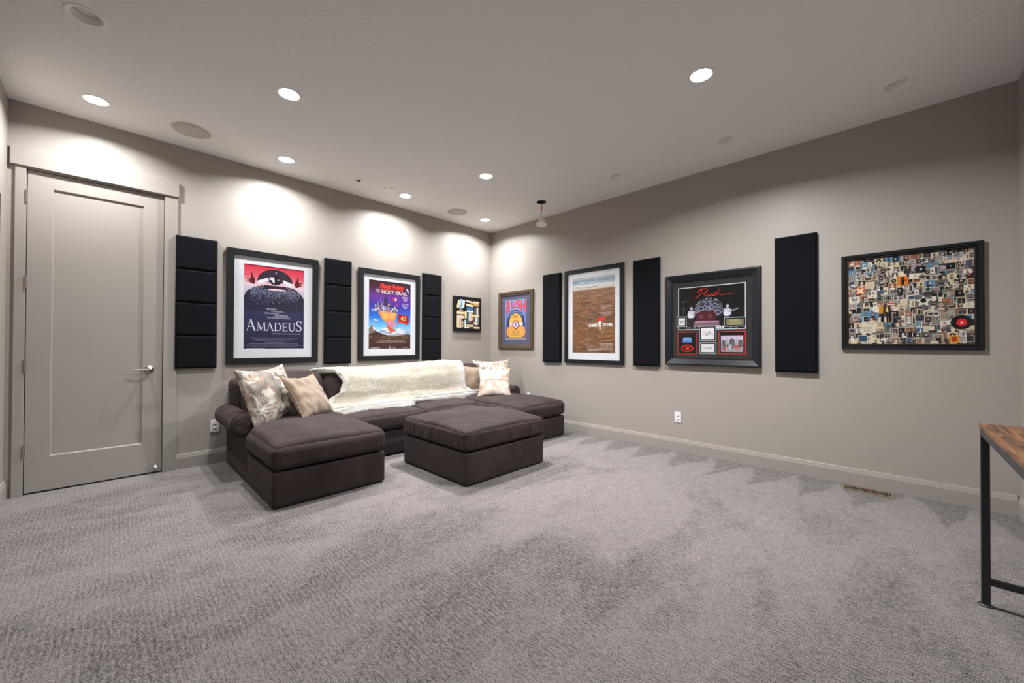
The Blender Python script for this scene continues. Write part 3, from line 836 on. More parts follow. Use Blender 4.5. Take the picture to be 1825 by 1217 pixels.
for a in ((125, 310, 60, 240, cr, -.25), (215, 300, 110, 260, c8(150, 190, 210), -.17, [(0, bl), (.3, wh)], True), (285, 310, 30, 240, wh, -.2),
          (450, 220, 200, 60, pk, -.14), (455, 330, 205, 70, cr, -.12), (470, 460, 205, 150, bl, -.06, [(.05, c8(110, 160, 200)), (-.35, wh)]), (470, 525, 205, 45, wh, -.04),
          (655, 225, 190, 60, cr), (655, 280, 180, 30, tn), (660, 320, 170, 45, tn), (630, 480, 70, 220, c8(90, 96, 90), 0, [(.3, rd)]), (690, 490, 45, 230, wh), (735, 480, 30, 220, c8(140, 130, 110)),
          (190, 580, 220, 65, cr), (170, 625, 180, 25, c8(150, 140, 110)), (180, 510, 160, 20, c8(190, 150, 140)), (190, 455, 80, 20, c8(190, 200, 170)),
          (335, 640, 60, 210, cr, 0, [(.1, c8(180, 150, 60))], True), (405, 690, 55, 260, c8(60, 100, 120)), (455, 680, 45, 250, wh), (505, 690, 50, 240, c8(226, 190, 160), 0, [(.3, rd)], True), (555, 690, 35, 200, c8(206, 180, 150)),
          (640, 640, 230, 60, cr), (655, 800, 50, 250, c8(220, 226, 204)), (710, 800, 50, 240, c8(140, 146, 140)), (600, 740, 40, 130, c8(80, 88, 70)),
          (180, 710, 200, 90, pk), (110, 890, 60, 280, cr), (175, 900, 70, 280, pk, 0, [(-.4, rd)], True), (245, 920, 45, 200, c8(190, 176, 140)), (325, 920, 45, 260, wh),
          (450, 850, 160, 25, c8(110, 150, 150)), (520, 860, 60, 90, rd), (460, 940, 200, 50, cr), (465, 985, 190, 30, pk), (670, 1020, 190, 55, cr), (400, 1022, 80, 35, wh), (505, 1030, 70, 40, c8(60, 80, 60)), (650, 955, 100, 25, c8(120, 120, 70)), (595, 870, 25, 70, wh)):
    tape(*a)
A.build('print', t, .0342)

# --- wooden frame with blue mat
t = picture('framed_concert_poster', 'walnut framed concert poster with blue mat, red lettering RUSH', 'poster', on_right(-.566, 1.519), .722, .873, .062, .032, M['walnut'], 'step', board=M['navymat'], opening=(.0, .010, .436, .604))
A = Art(); rnd = random.Random(5); pw, ph = .442, .610; cy = .010; top, bot = cy+ph/2, cy-ph/2
A.rect(0, cy, pw, ph, c8(206, 208, 220)); A.grad(0, 0, pw-.016, [(top-.008, c8(120, 160, 210)), (top-.3, c8(96, 116, 180)), (bot+.01, c8(110, 96, 90))])
red = c8(214, 62, 66)
for k, ch in enumerate('RUSH'):
    x = -.155+.1035*k; hh = (.185, .115, .115, .175)[k]
    for dx, dy in ((-.007, 0), (.007, 0), (0, .005), (0, -.005), (0, 0)): A.text(ch, x+dx, top-.022-hh/2+dy, .080, hh, red)
A.disc(0, top-.36, .195, .205, c8(40, 58, 120), -.25, pi+.25, 36); A.disc(0, top-.36, .198, .208, c8(150, 176, 216), 0, pi, 36); A.disc(0, top-.36, .190, .200, c8(38, 56, 112), 0, pi, 36)
def arc(x, y, R=.165, cx=0, cy_=top-.36, a=2.0):
    th = pi/2-x*a
    return (cx+(R+y*.02)*cos(th), cy_+(R+y*.02)*sin(th)*1.04)
A.text('ANNIVERSARY TOUR', 0, 0, 1, 1, c8(186, 206, 236), fn=arc)
A.disc(0, top-.36, .135, .145, c8(228, 176, 84), 0, pi, 32); A.rect(0, top-.375, .27, .03, c8(228, 176, 84))
A.text('R40', 0, top-.265, .095, .055, c8(120, 62, 30))
A.rect(-.10, top-.38, .06, .05, c8(232, 190, 186)); A.rect(.115, top-.38, .06, .05, c8(196, 220, 226))
for sx in (-1, 1): A.disc(sx*.10, top-.495, .095, .085, c8(226, 158, 78)); 
A.rect(0, top-.52, .24, .12, c8(220, 170, 90)); A.disc(0, top-.385, .068, .068, c8(150, 40, 44)); A.disc(0, top-.385, .052, .052, c8(206, 200, 226))
A.stroke([(0, top-.35), (0, top-.42)], .018, c8(70, 70, 150)); A.stroke([(-.025, top-.365), (.025, top-.365)], .01, c8(90, 90, 160))
dkb = c8(70, 46, 28)
A.text('AUG 1 2015', .0, top-.478, .15, .024, dkb); A.text('THE FORUM', 0, top-.512, .15, .024, dkb); A.text('LOS ANGELES, CA', 0, top-.548, .22, .024, dkb)
A.frame(0, cy, pw, ph, .007, c8(226, 228, 236))
A.build('print', t, .0078)

# --- sandy poster
t = picture('framed_poster', 'tall framed film poster of wet brown sand, reading CHARIOTS OF FIRE', 'poster', on_right(-1.928, 1.518), .868, 1.226, .050, .030, M['blackframe'], board=M['mat'], opening=(.0, .008, .630, .972))
A = Art(); rnd = random.Random(6); pw, ph = .636, .978; top, bot = .008+ph/2, .008-ph/2
A.grad(0, 0, pw, [(top, c8(226, 220, 214)), (top-.015, c8(176, 180, 186)), (top-.05, c8(112, 140, 164)), (top-.085, c8(160, 176, 188)), (top-.10, c8(212, 208, 202)), (top-.15, c8(206, 196, 184)), (top-.165, c8(140, 104, 78)), (top-.3, c8(140, 100, 72)), (top-.5, c8(108, 76, 62)), (top-.7, c8(128, 90, 58)), (bot, c8(96, 66, 48))])
for k in range(1500):
    yv = rnd.uniform(bot+.005, top-.165); ln = rnd.uniform(.02, .12); x = rnd.uniform(-pw/2+ln/2, pw/2-ln/2)
    A.rect(x, yv, ln, rnd.uniform(.0015, .005), c8(*rnd.choice(((150, 112, 80), (92, 66, 54), (120, 86, 66), (166, 130, 96), (84, 66, 62), (124, 80, 52), (106, 72, 52), (140, 96, 64)))), bump=(k % 100 == 0))
for k in range(60): A.rect(rnd.uniform(-.3, .3), top-rnd.uniform(.05, .15), rnd.uniform(.03, .1), .003, c8(*rnd.choice(((236, 236, 236), (150, 170, 186), (206, 214, 220)))), bump=(k % 20 == 0))
for k in range(26):
    x = -.30+.0145*k+rnd.uniform(-.003, .003); yv = top-.120+rnd.uniform(-.012, .012)
    A.stroke([(x, yv+.018), (x+rnd.uniform(-.003, .003), yv)], .008, c8(240, 238, 234)); A.stroke([(x, yv), (x-.006, yv-.016)], .003, c8(70, 56, 56)); A.stroke([(x, yv), (x+.007, yv-.014)], .003, c8(70, 56, 56)); A.disc(x, yv+.02, .003, .003, c8(60, 44, 40), n=6)
wh = c8(240, 236, 230)
for yv, ww in ((.385, .16), (.40, .15), (.415, .145), (.43, .07)): A.marks(.195-(.16-ww)/2+.0, top-yv, ww, .007, c8(214, 206, 196), rnd)
for yv, ww in ((.465, .17), (.48, .16), (.492, .12)): A.marks(.195, top-yv, ww, .007, c8(214, 206, 196), rnd)
A.poly([(.055, top-.552), (.085, top-.535), (.13, top-.525), (.175, top-.54), (.165, top-.56), (.135, top-.562), (.105, top-.578), (.085, top-.565)], c8(216, 44, 30)); A.stroke([(.15, top-.54), (.185, top-.535)], [.012, .002], c8(216, 44, 30))
A.poly([(.075, top-.575), (.125, top-.575), (.108, top-.60), (.108, top-.69), (.094, top-.69), (.094, top-.60)], wh)
[(A.text('CHARIOTS', .025+dx, top-.622, .18, .044, wh), A.text('OF FIRE', .21+dx, top-.622, .14, .044, wh)) for dx in (-.0018, .0018)]
A.marks(.19, top-.86, .20, .010, c8(226, 220, 212), rnd)
for k in range(6): A.marks(.20-.004*k, top-.876-.011*k, .17+.004*k, .005, c8(206, 196, 186), rnd)
for k in range(3): A.marks(.02, top-.885-.012*k, .22, .004, c8(186, 170, 156), rnd)
A.marks(.0, top-.935, .13, .014, c8(230, 224, 216), rnd); A.marks(.10, top-.933, .06, .008, c8(230, 224, 216), rnd)
A.build('print', t, .0078)

# --- memorabilia frame
w, h, fwd = .905, .960, .076
t = picture('memorabilia_frame', 'deep black frame of band memorabilia, white bordered stage picture over signed cards', 'picture', on_right(-3.323, 1.412), w, h, fwd, .052, M['darkframe'], 'slope', board=M['blackmat'], seat=.014)
A = Art(); rnd = random.Random(8); iw, ih = w-2*fwd, h-2*fwd
U = lambda u: (u-.5)*iw
V_ = lambda v: (.5-v)*ih
def fr(u0_, v0_, u1_, v1_, col, t_=.009, inner=c8(14, 12, 12)):
    cx, cy_, ww, hh = U((u0_+u1_)/2), V_((v0_+v1_)/2), (u1_-u0_)*iw, (v1_-v0_)*ih
    A.rect(cx, cy_, ww, hh, col); A.rect(cx, cy_, ww-2*t_, hh-2*t_, inner)
    return cx, cy_, ww-2*t_, hh-2*t_
cx, cy_, ww, hh = fr(.072, .075, .928, .635, c8(190, 196, 202), .008)
for k in range(900):      # drum kit in the middle
    a, q = rnd.uniform(0, 2*pi), sqrt(rnd.random())
    A.rect(U(.48)+.135*q*cos(a), V_(.37)+.115*q*sin(a), rnd.uniform(.004, .016), rnd.uniform(.002, .005), c8(*rnd.choice(((120, 120, 140), (60, 60, 84), (170, 172, 190), (30, 28, 40), (90, 92, 124), (206, 208, 220)))), rnd.uniform(0, 3.1), bump=(k % 90 == 0))
for u, v, r_ in ((.38, .36, .032), (.47, .31, .034), (.56, .33, .03), (.44, .40, .03), (.53, .40, .03), (.60, .42, .028), (.36, .43, .028)):
    A.disc(U(u), V_(v), r_, r_*.8, c8(130, 132, 152)); A.disc(U(u), V_(v), r_*.7, r_*.55, c8(54, 52, 72))
for u in (.385, .50): A.disc(U(u), V_(.465), .062, .058, c8(70, 24, 34)); A.disc(U(u), V_(.465), .024, .022, c8(100, 50, 62))
A.poly([(U(.31), V_(.52)), (U(.60), V_(.52)), (U(.63), V_(.60)), (U(.27), V_(.60))], c8(118, 92, 108)); A.rect(U(.46), V_(.53), .24, .008, c8(186, 140, 156)); A.rect(U(.46), V_(.59), .26, .006, c8(190, 186, 200))
for k in range(20): A.disc(U(.2+.62*k/19), V_(.605), .012, .014, c8(*rnd.choice(((200, 200, 206), (90, 90, 100), (30, 30, 34)))), n=8)
def player(u, v, d):
    g = c8(186, 190, 202); g2 = c8(120, 122, 138)
    A.disc(U(u), V_(v)+.062, .016, .019, g2); A.disc(U(u), V_(v)+.056, .010, .012, g)
    A.poly([(U(u)-.030, V_(v)+.035), (U(u)+.026, V_(v)+.038), (U(u)+.034, V_(v)-.02), (U(u)+.012, V_(v)-.045), (U(u)-.03, V_(v)-.04), (U(u)-.04, V_(v)-.005)], g)
    A.stroke([(U(u)-.02, V_(v)-.04), (U(u)-.018, V_(v)-.11)], .02, c8(40, 40, 48)); A.stroke([(U(u)+.012, V_(v)-.04), (U(u)+.02, V_(v)-.11)], .02, c8(40, 40, 48))
    A.stroke([(U(u)-.01, V_(v)-.012), (U(u)+d*.10, V_(v)+.035)], .008, c8(150, 150, 160)); A.disc(U(u)-d*.012, V_(v)-.015, .026, .018, c8(206, 206, 214)); A.stroke([(U(u)+.02, V_(v)+.03), (U(u)+d*.06, V_(v)+.008)], .011, g2)
player(.255, .43, 1); player(.715, .42, 1)
A.stroke([(U(.13), V_(.27)), (U(.19), V_(.25))], .005, c8(120, 120, 130)); A.stroke([(U(.15), V_(.32)), (U(.15), V_(.42))], .004, c8(110, 110, 120)); A.stroke([(U(.13), V_(.36)), (U(.17), V_(.36))], .004, c8(110, 110, 120))
sr = c8(212, 54, 34)       # script word
def scr(pts, ws=.0062):
    A.stroke([(U(.33)+x*.235, V_(.205)+y*.135) for x, y in pts], ws, sr)
scr([(.02, .30), (.12, .52), (.30, .58), (.44, .50), (.42, .34), (.26, .22)]); scr([(.22, .56), (.16, .20), (-.02, -.12), (-.10, -.10)]); scr([(.26, .22), (.34, .05), (.44, -.04), (.5, .0)])
scr([(.5, .20), (.46, .06), (.52, -.02), (.60, .08), (.64, .22), (.62, .04), (.68, .0)]); scr([(.78, .24), (.70, .18), (.76, .08), (.72, -.02), (.64, -.02)]); scr([(.92, .50), (.84, .2), (.80, -.02), (.86, .14), (.94, .16), (.94, .0), (1.04, .0), (1.2, .05), (1.48, .08)], .004)
def card(u0_, v0_, u1_, v1_, seed):
    cx, cy_, ww, hh = fr(u0_, v0_, u1_, v1_, c8(168, 180, 188), .006)
    ww -= .024; hh -= .024
    A.rect(cx, cy_, ww, hh, c8(214, 214, 216))
    r_ = random.Random(seed); pts = []
    for i in range(22):
        a = i/21
        pts.append((cx+ww*(-.3+.6*a)+ww*.14*cos(i*2.1+seed), cy_+hh*.27*sin(i*1.7+seed)*(1-.3*a)))
    A.stroke(pts, .0026, c8(60, 60, 70))
card(.05, .453, .19, .592, 1); card(.36, .588, .577, .775, 2); card(.365, .795, .577, .94, 3)
cx, cy_, ww, hh = fr(.673, .487, .93, .604, c8(168, 180, 188), .006)
A.rect(cx, cy_, ww-.03, hh-.025, c8(124, 118, 84))
A.marks(cx, cy_+.016, .08, .011, c8(196, 190, 150), rnd)
for k in range(3): A.marks(cx, cy_-.001-.010*k, .10, .005, c8(186, 180, 140), rnd)
cx, cy_, ww, hh = fr(.066, .66, .33, .95, c8(196, 40, 38), .0055)
A.poly([(cx-.045, cy_+.035), (cx+.045, cy_+.035), (cx+.038, cy_+.06), (cx-.038, cy_+.06)], c8(110, 160, 206)); A.rect(cx, cy_+.022, .096, .034, c8(60, 90, 170))
for k in range(4): A.rect(cx-.034+.022*k, cy_+.022, .012, .018, c8(150, 186, 226))
A.disc(cx, cy_-.055, .062, .038, c8(206, 30, 26)); A.disc(cx, cy_-.055, .050, .028, c8(40, 10, 10))
A.poly([(cx+.030*(1 if k % 2 == 0 else .42)*sin(k*pi/5), cy_-.057+.027*(1 if k % 2 == 0 else .42)*cos(k*pi/5)) for k in range(10)], c8(216, 44, 30))
cx, cy_, ww, hh = fr(.607, .66, .925, .938, c8(196, 62, 56), .006)
A.rect(cx, cy_-.01, ww-.03, hh-.05, c8(150, 146, 156)); A.rect(cx, cy_+.05, ww-.03, .03, c8(190, 170, 196))
for k, r_ in ((-1, .022), (0, .036), (1, .026)): A.disc(cx+k*.075, cy_+.012, r_, r_*1.15, c8(200, 196, 206)); A.disc(cx+k*.075, cy_+.008, r_*.8, r_, c8(90, 88, 96)); A.rect(cx+k*.075, cy_-.02, r_*1.5, .04, c8(96, 92, 100))
for k in range(26): A.rect(cx+rnd.uniform(-.09, .09), cy_-.045+rnd.uniform(-.02, .02), .01, rnd.uniform(.015, .035), c8(*rnd.choice(((190, 60, 50), (206, 204, 206), (120, 118, 124), (60, 58, 64), (200, 120, 100)))))
A.build('print', t, .0146)

# --- photo collage
w, h, fwd = .766, .772, .042
t = picture('photo_collage', 'black framed square collage of many small music photographs, near the right edge', 'picture', on_right(-4.736, 1.500), w, h, fwd, .034, M['blackframe'], 'step', board=M['blackmat'], seat=.014)
A = Art(); rnd = random.Random(12); iw, ih = w-2*fwd, h-2*fwd
PAL = [(196, 180, 148), (212, 200, 170), (196, 184, 156), (20, 18, 20), (216, 208, 190), (60, 62, 70), (30, 28, 32), (206, 200, 190), (52, 84, 116), (90, 130, 160), (140, 100, 80), (70, 60, 58), (120, 116, 110), (28, 38, 50), (150, 140, 150), (140, 84, 50), (90, 84, 104), (44, 42, 44), (90, 88, 86), (150, 148, 144), (24, 24, 28), (206, 196, 170)]
def snap(cx, cy_, ww, hh):
    cx = max(-iw/2+ww/2, min(iw/2-ww/2, cx)); cy_ = max(-ih/2+hh/2, min(ih/2-hh/2, cy_))
    bd = rnd.choice((.0025, .004, 0, .003))
    if bd: A.rect(cx, cy_, ww, hh, c8(*rnd.choice(((206, 196, 170), (190, 180, 156), (216, 212, 204), (150, 140, 120)))))
    ww -= 2*bd; hh -= 2*bd
    bg = rnd.choice(PAL); A.rect(cx, cy_, ww, hh, c8(*bg))
    k = rnd.random(); d = c8(*rnd.choice(((20, 18, 20), (40, 34, 36), (30, 40, 54), (230, 226, 220), (200, 170, 150))))
    if k < .45:       # head and shoulders
        s_ = min(ww, hh)
        A.disc(cx, cy_-hh/2+s_*.16, s_*.34, s_*.16, d, n=10); A.disc(cx+rnd.uniform(-.1, .1)*ww, cy_+s_*.10, s_*.20, s_*.26, d, n=10)
        f = c8(*rnd.choice(((206, 176, 156), (150, 140, 136), (190, 190, 190), (110, 84, 70)))); A.disc(cx+.03*ww, cy_+s_*.06, s_*.13, s_*.18, f, n=9)
        A.rect(cx-.02*ww, cy_+s_*.10, s_*.06, s_*.03, c8(30, 26, 26)); A.rect(cx+.08*ww, cy_+s_*.10, s_*.06, s_*.03, c8(30, 26, 26))
    elif k < .65:     # group of figures
        for j in range(rnd.randint(2, 5)):
            x = cx-ww*.36+ww*.72*rnd.random(); A.poly([(x-ww*.07, cy_-hh*.45), (x+ww*.07, cy_-hh*.45), (x+ww*.05, cy_+hh*.12), (x-ww*.05, cy_+hh*.12)], c8(*rnd.choice(PAL))); A.disc(x, cy_+hh*.2, ww*.05, hh*.1, c8(*rnd.choice(((200, 170, 150), (60, 44, 40), (210, 206, 200)))), n=7)
    elif k < .78:     # record
        r_ = min(ww, hh)*.42; A.disc(cx, cy_, r_, r_, c8(22, 20, 22), n=16); A.disc(cx, cy_, r_*.38, r_*.38, c8(*rnd.choice(((190, 60, 40), (206, 190, 150), (70, 120, 160)))), n=10)
    elif k < .9:      # type
        for j in range(int(hh/.008)): A.rect(cx+rnd.uniform(-.06, .06)*ww, cy_+hh*.42-.008*j, ww*rnd.uniform(.4, .8), .0028, d)
    else:
        for j in range(7): A.rect(cx+rnd.uniform(-.3, .3)*ww, cy_+rnd.uniform(-.3, .3)*hh, ww*.3, hh*.12, c8(*rnd.choice(PAL)), rnd.uniform(0, 3))
A.rect(0, 0, iw, ih, c8(90, 84, 76))
n = 16
for j in range(n):
    for i in range(n):
        snap(-iw/2+iw*(i+.5)/n+rnd.uniform(-.008, .008), ih/2-ih*(j+.5)/n+rnd.uniform(-.008, .008), rnd.uniform(.034, .056), rnd.uniform(.034, .054))
for k in range(170): snap(rnd.uniform(-iw/2, iw/2), rnd.uniform(-ih/2, ih/2), rnd.uniform(.022, .062), rnd.uniform(.022, .062))
uv = lambda u, v: ((u-.5)*iw, (.5-v)*ih)
x, y = uv(.47, .29); A.rect(x, y, .062, .072, c8(206, 120, 44)); A.stroke([(x, y-.03), (x, y+.012)], .016, c8(30, 20, 18)); A.disc(x, y+.022, .009, .01, c8(30, 20, 18), n=8); A.stroke([(x-.02, y+.0), (x+.02, y+.006)], .006, c8(30, 20, 18))
x, y = uv(.11, .37); A.rect(x, y, .055, .055, c8(190, 96, 44)); A.stroke([(x-.02, y-.02), (x+.02, y+.02)], .011, c8(226, 214, 190)); A.stroke([(x-.02, y+.02), (x+.02, y-.02)], .011, c8(226, 214, 190))
x, y = uv(.905, .77); A.disc(x, y, .052, .052, c8(18, 16, 18)); A.disc(x+.002, y, .026, .026, c8(206, 26, 30)); A.disc(x+.002, y-.002, .007, .007, c8(226, 214, 206))
x, y = uv(.63, .53); A.rect(x, y, .085, .085, c8(96, 96, 98)); A.poly([(x+.046*(1 if k % 2 == 0 else .5)*sin(k*pi/5), y+.044*(1 if k % 2 == 0 else .5)*cos(k*pi/5)) for k in range(10)], c8(214, 206, 190)); A.disc(x, y+.006, .016, .018, c8(26, 24, 26))
x, y = uv(.375, .56); A.rect(x, y, .048, .05, c8(214, 206, 190)); [A.rect(x, y+.018-.018*k, .042, .008, c8(186, 50, 36)) for k in range(3)]
x, y = uv(.185, .80); A.rect(x, y, .085, .09, c8(206, 198, 178)); A.text('FAMILY', x+.012, y+.032, .055, .012, c8(34, 34, 40)); A.text('RICHARD', x-.008, y-.006, .06, .014, c8(34, 34, 40)); A.text('LION', x-.008, y-.026, .04, .014, c8(34, 34, 40))
x, y = uv(.855, .945); A.rect(x, y, .05, .055, c8(206, 130, 40)); A.disc(x, y, .014, .02, c8(150, 60, 30))
x, y = uv(.29, .60); A.rect(x, y, .024, .06, c8(196, 130, 40)); A.rect(x+.034, y, .042, .066, c8(60, 44, 30)); A.stroke([(x+.034, y-.02), (x+.034, y+.024)], [.016, .003], c8(226, 200, 120))
A.frame(0, 0, iw, ih, .003, c8(70, 22, 20))
A.build('print', t, .0146)

# ------------------------------------------------------------------ soft furniture
def nz(v, s, a=1, seed=0): return noise.noise(Vector((v[0]*s+seed, v[1]*s+seed*1.7, v[2]*s)))*a
def soft_box(x0, x1, y0, y1, z0, z1, r, crown=0, bulge=0, wr=0, wside=0, cuts=22, seed=0, warp=None, drop=0, rz=None):
    bm = bmesh.new()
    bmesh.ops.create_cube(bm, size=2)
    bmesh.ops.subdivide_edges(bm, edges=bm.edges[:], cuts=cuts, use_grid_fill=True)
    hx, hy, hz_ = (x1-x0)/2, (y1-y0)/2, (z1-z0)/2
    rz = rz or r
    ctr = Vector(((x0+x1)/2, (y0+y1)/2, (z0+z1)/2))
    for v in bm.verts:
        u = [sin(max(-1, min(1, c_))*pi/2) for c_ in v.co]
        p_ = Vector((u[0]*hx, u[1]*hy, u[2]*hz_))
        rr_ = min(r, hx, hy, hz_)
        inn = Vector((max(-hx+rr_, min(hx-rr_, p_.x)), max(-hy+rr_, min(hy-rr_, p_.y)), max(-hz_+rr_, min(hz_-rr_, p_.z))))
        d = p_-inn
        if d.length > 1e-7: p_ = inn+d.normalized()*rr_
        cu = (1-u[0]**2)*(1-u[1]**2)
        if crown and u[2] > 0: p_.z += crown*(cu**.6)*u[2]
        if bulge:
            k = (1-u[2]**2)
            if abs(u[0]) > .9: p_.x += (1 if u[0] > 0 else -1)*bulge*k*(1-u[1]**4)
            if abs(u[1]) > .9: p_.y += (1 if u[1] > 0 else -1)*bulge*k*(1-u[0]**4)
        q = p_+ctr
        if wr and u[2] > 0:
            p_.z += u[2]*(nz(q, 4, wr, seed)+nz((q.x*2.6, q.y*7+q.x*3, 0), 1.6, wr*.5, seed+3))*min(1, cu*4+.25)
        if wside:
            s_ = nz((q.x*3+q.y*3, q.z*.6, 0), 9, wside, seed)+nz((q.x*6+q.y*6, q.z*1.4, 3), 9, wside*.4, seed)
            k = max(0, 1-u[2]**4)
            if abs(u[0]) > .95: p_.x += s_*k*(1 if u[0] > 0 else -1)
            if abs(u[1]) > .95: p_.y += s_*k*(1 if u[1] > 0 else -1)
        if drop: p_.z -= drop*(1-cu)
        q = p_+ctr
        if warp: q = warp(q)
        v.co = q
    return bm
def seam(x0, x1, y0, y1, z, r, rad=.004, el=.85, warp=None, n=10):
    """closed welt around the top edge of a soft box whose top is at z"""
    pts = []
    ex, ez = r*cos(el), r*sin(el)
    for (cx, cy_, a0) in ((x1-r, y1-r, 0), (x0+r, y1-r, pi/2), (x0+r, y0+r, pi), (x1-r, y0+r, 1.5*pi)):
        for k in range(7):
            a = a0+pi/2*k/6
            pts.append(Vector((cx+ex*cos(a), cy_+ex*sin(a), z-r+ez)))
    out = []
    for i, p_ in enumerate(pts):
        q = pts[(i+1) % len(pts)]
        L = (q-p_).length; m_ = max(1, int(L/.04))
        for j in range(m_): out.append(p_.lerp(q, j/m_))
    if warp: out = [warp(p_) for p_ in out]
    return tube(out, rad, 6, closed=True)

def smoothstep(a, b, x):
    t_ = max(0, min(1, (x-a)/(b-a))); return t_*t_*(3-2*t_)
t = thing('sectional_sofa', 'large U shaped dark brown microfibre sectional sofa with two chaise ends', 'sofa', T(-1.88, -.55, 0))
sofa = t
def sp(name, bm, mat='micro', parent=None, smooth=True):
    o = obj(name, bm, M[mat], smooth=smooth)
    o.parent = parent or sofa
    o.matrix_parent_inverse = (Matrix.Translation((1.88, .55, 0)))
    if parent is not None: o.matrix_parent_inverse = Matrix()
    return o
SX0, SX1 = -3.505, -.252
CL, CR = -2.682, -1.065
sp('chaise_base', soft_box(SX0, CL, -1.632, -.90, .008, .252, .016, wside=.002, cuts=10)).parent
sp('chaise_base', soft_box(CR, SX1, -1.668, -.90, .008, .252, .016, wside=.002, cuts=10))
sp('seat_base', soft_box(SX0+.002, SX1-.002, -.965, -.06, .008, .252, .016, cuts=10))
def warpL(q):
    xl = -.0+.088*smoothstep(-.93, -.86, q.y)
    k = (CL-q.x)/(CL-SX0)
    return Vector((q.x+xl*max(0, k), q.y, q.z))
def warpR(q):
    k = (q.x-CR)/(SX1-CR)
    return Vector((q.x-.088*smoothstep(-.93, -.86, q.y)*max(0, k), q.y, q.z))
c1 = sp('seat_cushion', soft_box(SX0-.006, CL+.006, -1.648, -.36, .262, .440, .055, crown=.070, bulge=.014, wr=.010, wside=.006, cuts=44, seed=1, warp=warpL))
sp('piping', seam(SX0-.006, CL+.006, -1.648, -.36, .440, .055, .0026, warp=warpL), 'piping', c1)
c4 = sp('seat_cushion', soft_box(CR-.006, SX1+.006, -1.684, -.36, .262, .436, .055, crown=.062, bulge=.014, wr=.010, wside=.006, cuts=44, seed=2, warp=warpR))
sp('piping', seam(CR-.006, SX1+.006, -1.684, -.36, .436, .055, .0026, warp=warpR), 'piping', c4)
xm = -1.872
for a, b, sd in ((CL+.010, xm-.004, 3), (xm+.004, CR-.010, 4)):
    cc = sp('seat_cushion', soft_box(a, b, -.985, -.36, .262, .436, .052, crown=.032, bulge=.010, wr=.006, wside=.004, cuts=26, seed=sd))
    sp('piping', seam(a, b, -.985, -.36, .436, .052, .0026), 'piping', cc)
# back frame with rounded top, and the four loose back cushions
bm = soft_box(SX0+.004, SX1-.004, -.250, -.055, .255, .815, .06, cuts=22, wr=.004)
sp('back_frame', bm)
def back_cush(a, b, sd, top=.865):
    bm = soft_box(a, b, -.115, .115, -.215, .215, .085, crown=.02, cuts=24, seed=sd, bulge=.012)
    for v in bm.verts:
        u_, w_ = (v.co.x-(a+b)/2)/((b-a)/2), v.co.z/.215
        v.co.y += -.035*(1-u_*u_)*(1-w_*w_)*(1 if v.co.y < 0 else .3)+nz(v.co, 7, .012, sd)
        v.co.z += nz(v.co, 3, .012, sd+2)+.018*(1-u_*u_)
    bmesh.ops.transform(bm, matrix=T(0, -.335, top-.215) @ Matrix.Rotation(R_(-9), 4, 'X'), verts=bm.verts)
    return sp('back_cushion', bm)
back_cush(-3.425, -2.735, 11, .842); back_cush(-2.728, -1.885, 12, .798); back_cush(-1.878, -1.070, 13, .802); back_cush(-1.063, -.345, 14, .845)
def arm(xa, xb, xr, rad):
    bm = soft_box(xa, xb, -.852, -.06, .008, .45, .014, cuts=10)
    # rolled top
    n = 36
    prof = [(-.0, -.866), (.35, -.8655), (.75, -.864), (.93, -.858), (.99, -.850), (1.03, -.842), (1.0, -.832), (1.0, -.6), (1.0, -.35), (1.0, -.12), (.9, -.075), (0, -.07)]
    rings = [[bm.verts.new((xr+rad*k*cos(2*pi*i/n)*1.0, y_+nz((y_, i, 0), 3, .003), .475+rad*k*sin(2*pi*i/n))) for i in range(n)] for k, y_ in prof]
    for a, b in zip(rings, rings[1:]):
        for i in range(n): bm.faces.new((a[i], a[(i+1) % n], b[(i+1) % n], b[i]))
    bmesh.ops.recalc_face_normals(bm, faces=bm.faces)
    o = sp('armrest', bm)
    sp('piping', tube([(xr+rad*1.035*cos(2*pi*i/40), -.842, .475+rad*1.035*sin(2*pi*i/40)) for i in range(40)], .0045, 6, closed=True), 'piping', o)
arm(SX0, SX0+.086, -3.512, .094)
arm(SX1-.086, SX1, -.298, .090)
for x, y in ((SX0+.06, -1.57), (CL-.06, -1.57), (CR+.06, -1.60), (SX1-.06, -1.60), (SX0+.06, -.12), (SX1-.06, -.12), (-1.9, -.9)):
    sp('glide', lathe([(0, 0), (.022, 0), (.022, .010), (0, .010)], 14, T(x, y, 0)), 'rubber')

OT = thing('storage_ottoman', 'square dark brown microfibre ottoman standing in front of the sofa', 'ottoman', T(-1.82, -1.745, 0))
def op(name, bm, mat='micro', parent=None):
    o = obj(name, bm, M[mat], smooth=True); o.parent = parent or OT
    if parent is None: o.matrix_parent_inverse = T(1.82, 1.745, 0)
    return o
op('base', soft_box(-2.300, -1.338, -2.226, -1.268, .008, .268, .014, wside=.002, cuts=12))
oc = op('cushion', soft_box(-2.308, -1.330, -2.234, -1.260, .278, .440, .034, crown=.068, bulge=.010, wr=.014, wside=.016, cuts=64, seed=8))
op('piping', seam(-2.308, -1.330, -2.234, -1.260, .440, .034, .0026), 'piping', oc)
for x in (-2.25, -1.39):
    for y in (-2.17, -1.32): op('glide', lathe([(0, 0), (.022, 0), (.022, .010), (0, .010)], 14, T(x, y, 0)), 'rubber')

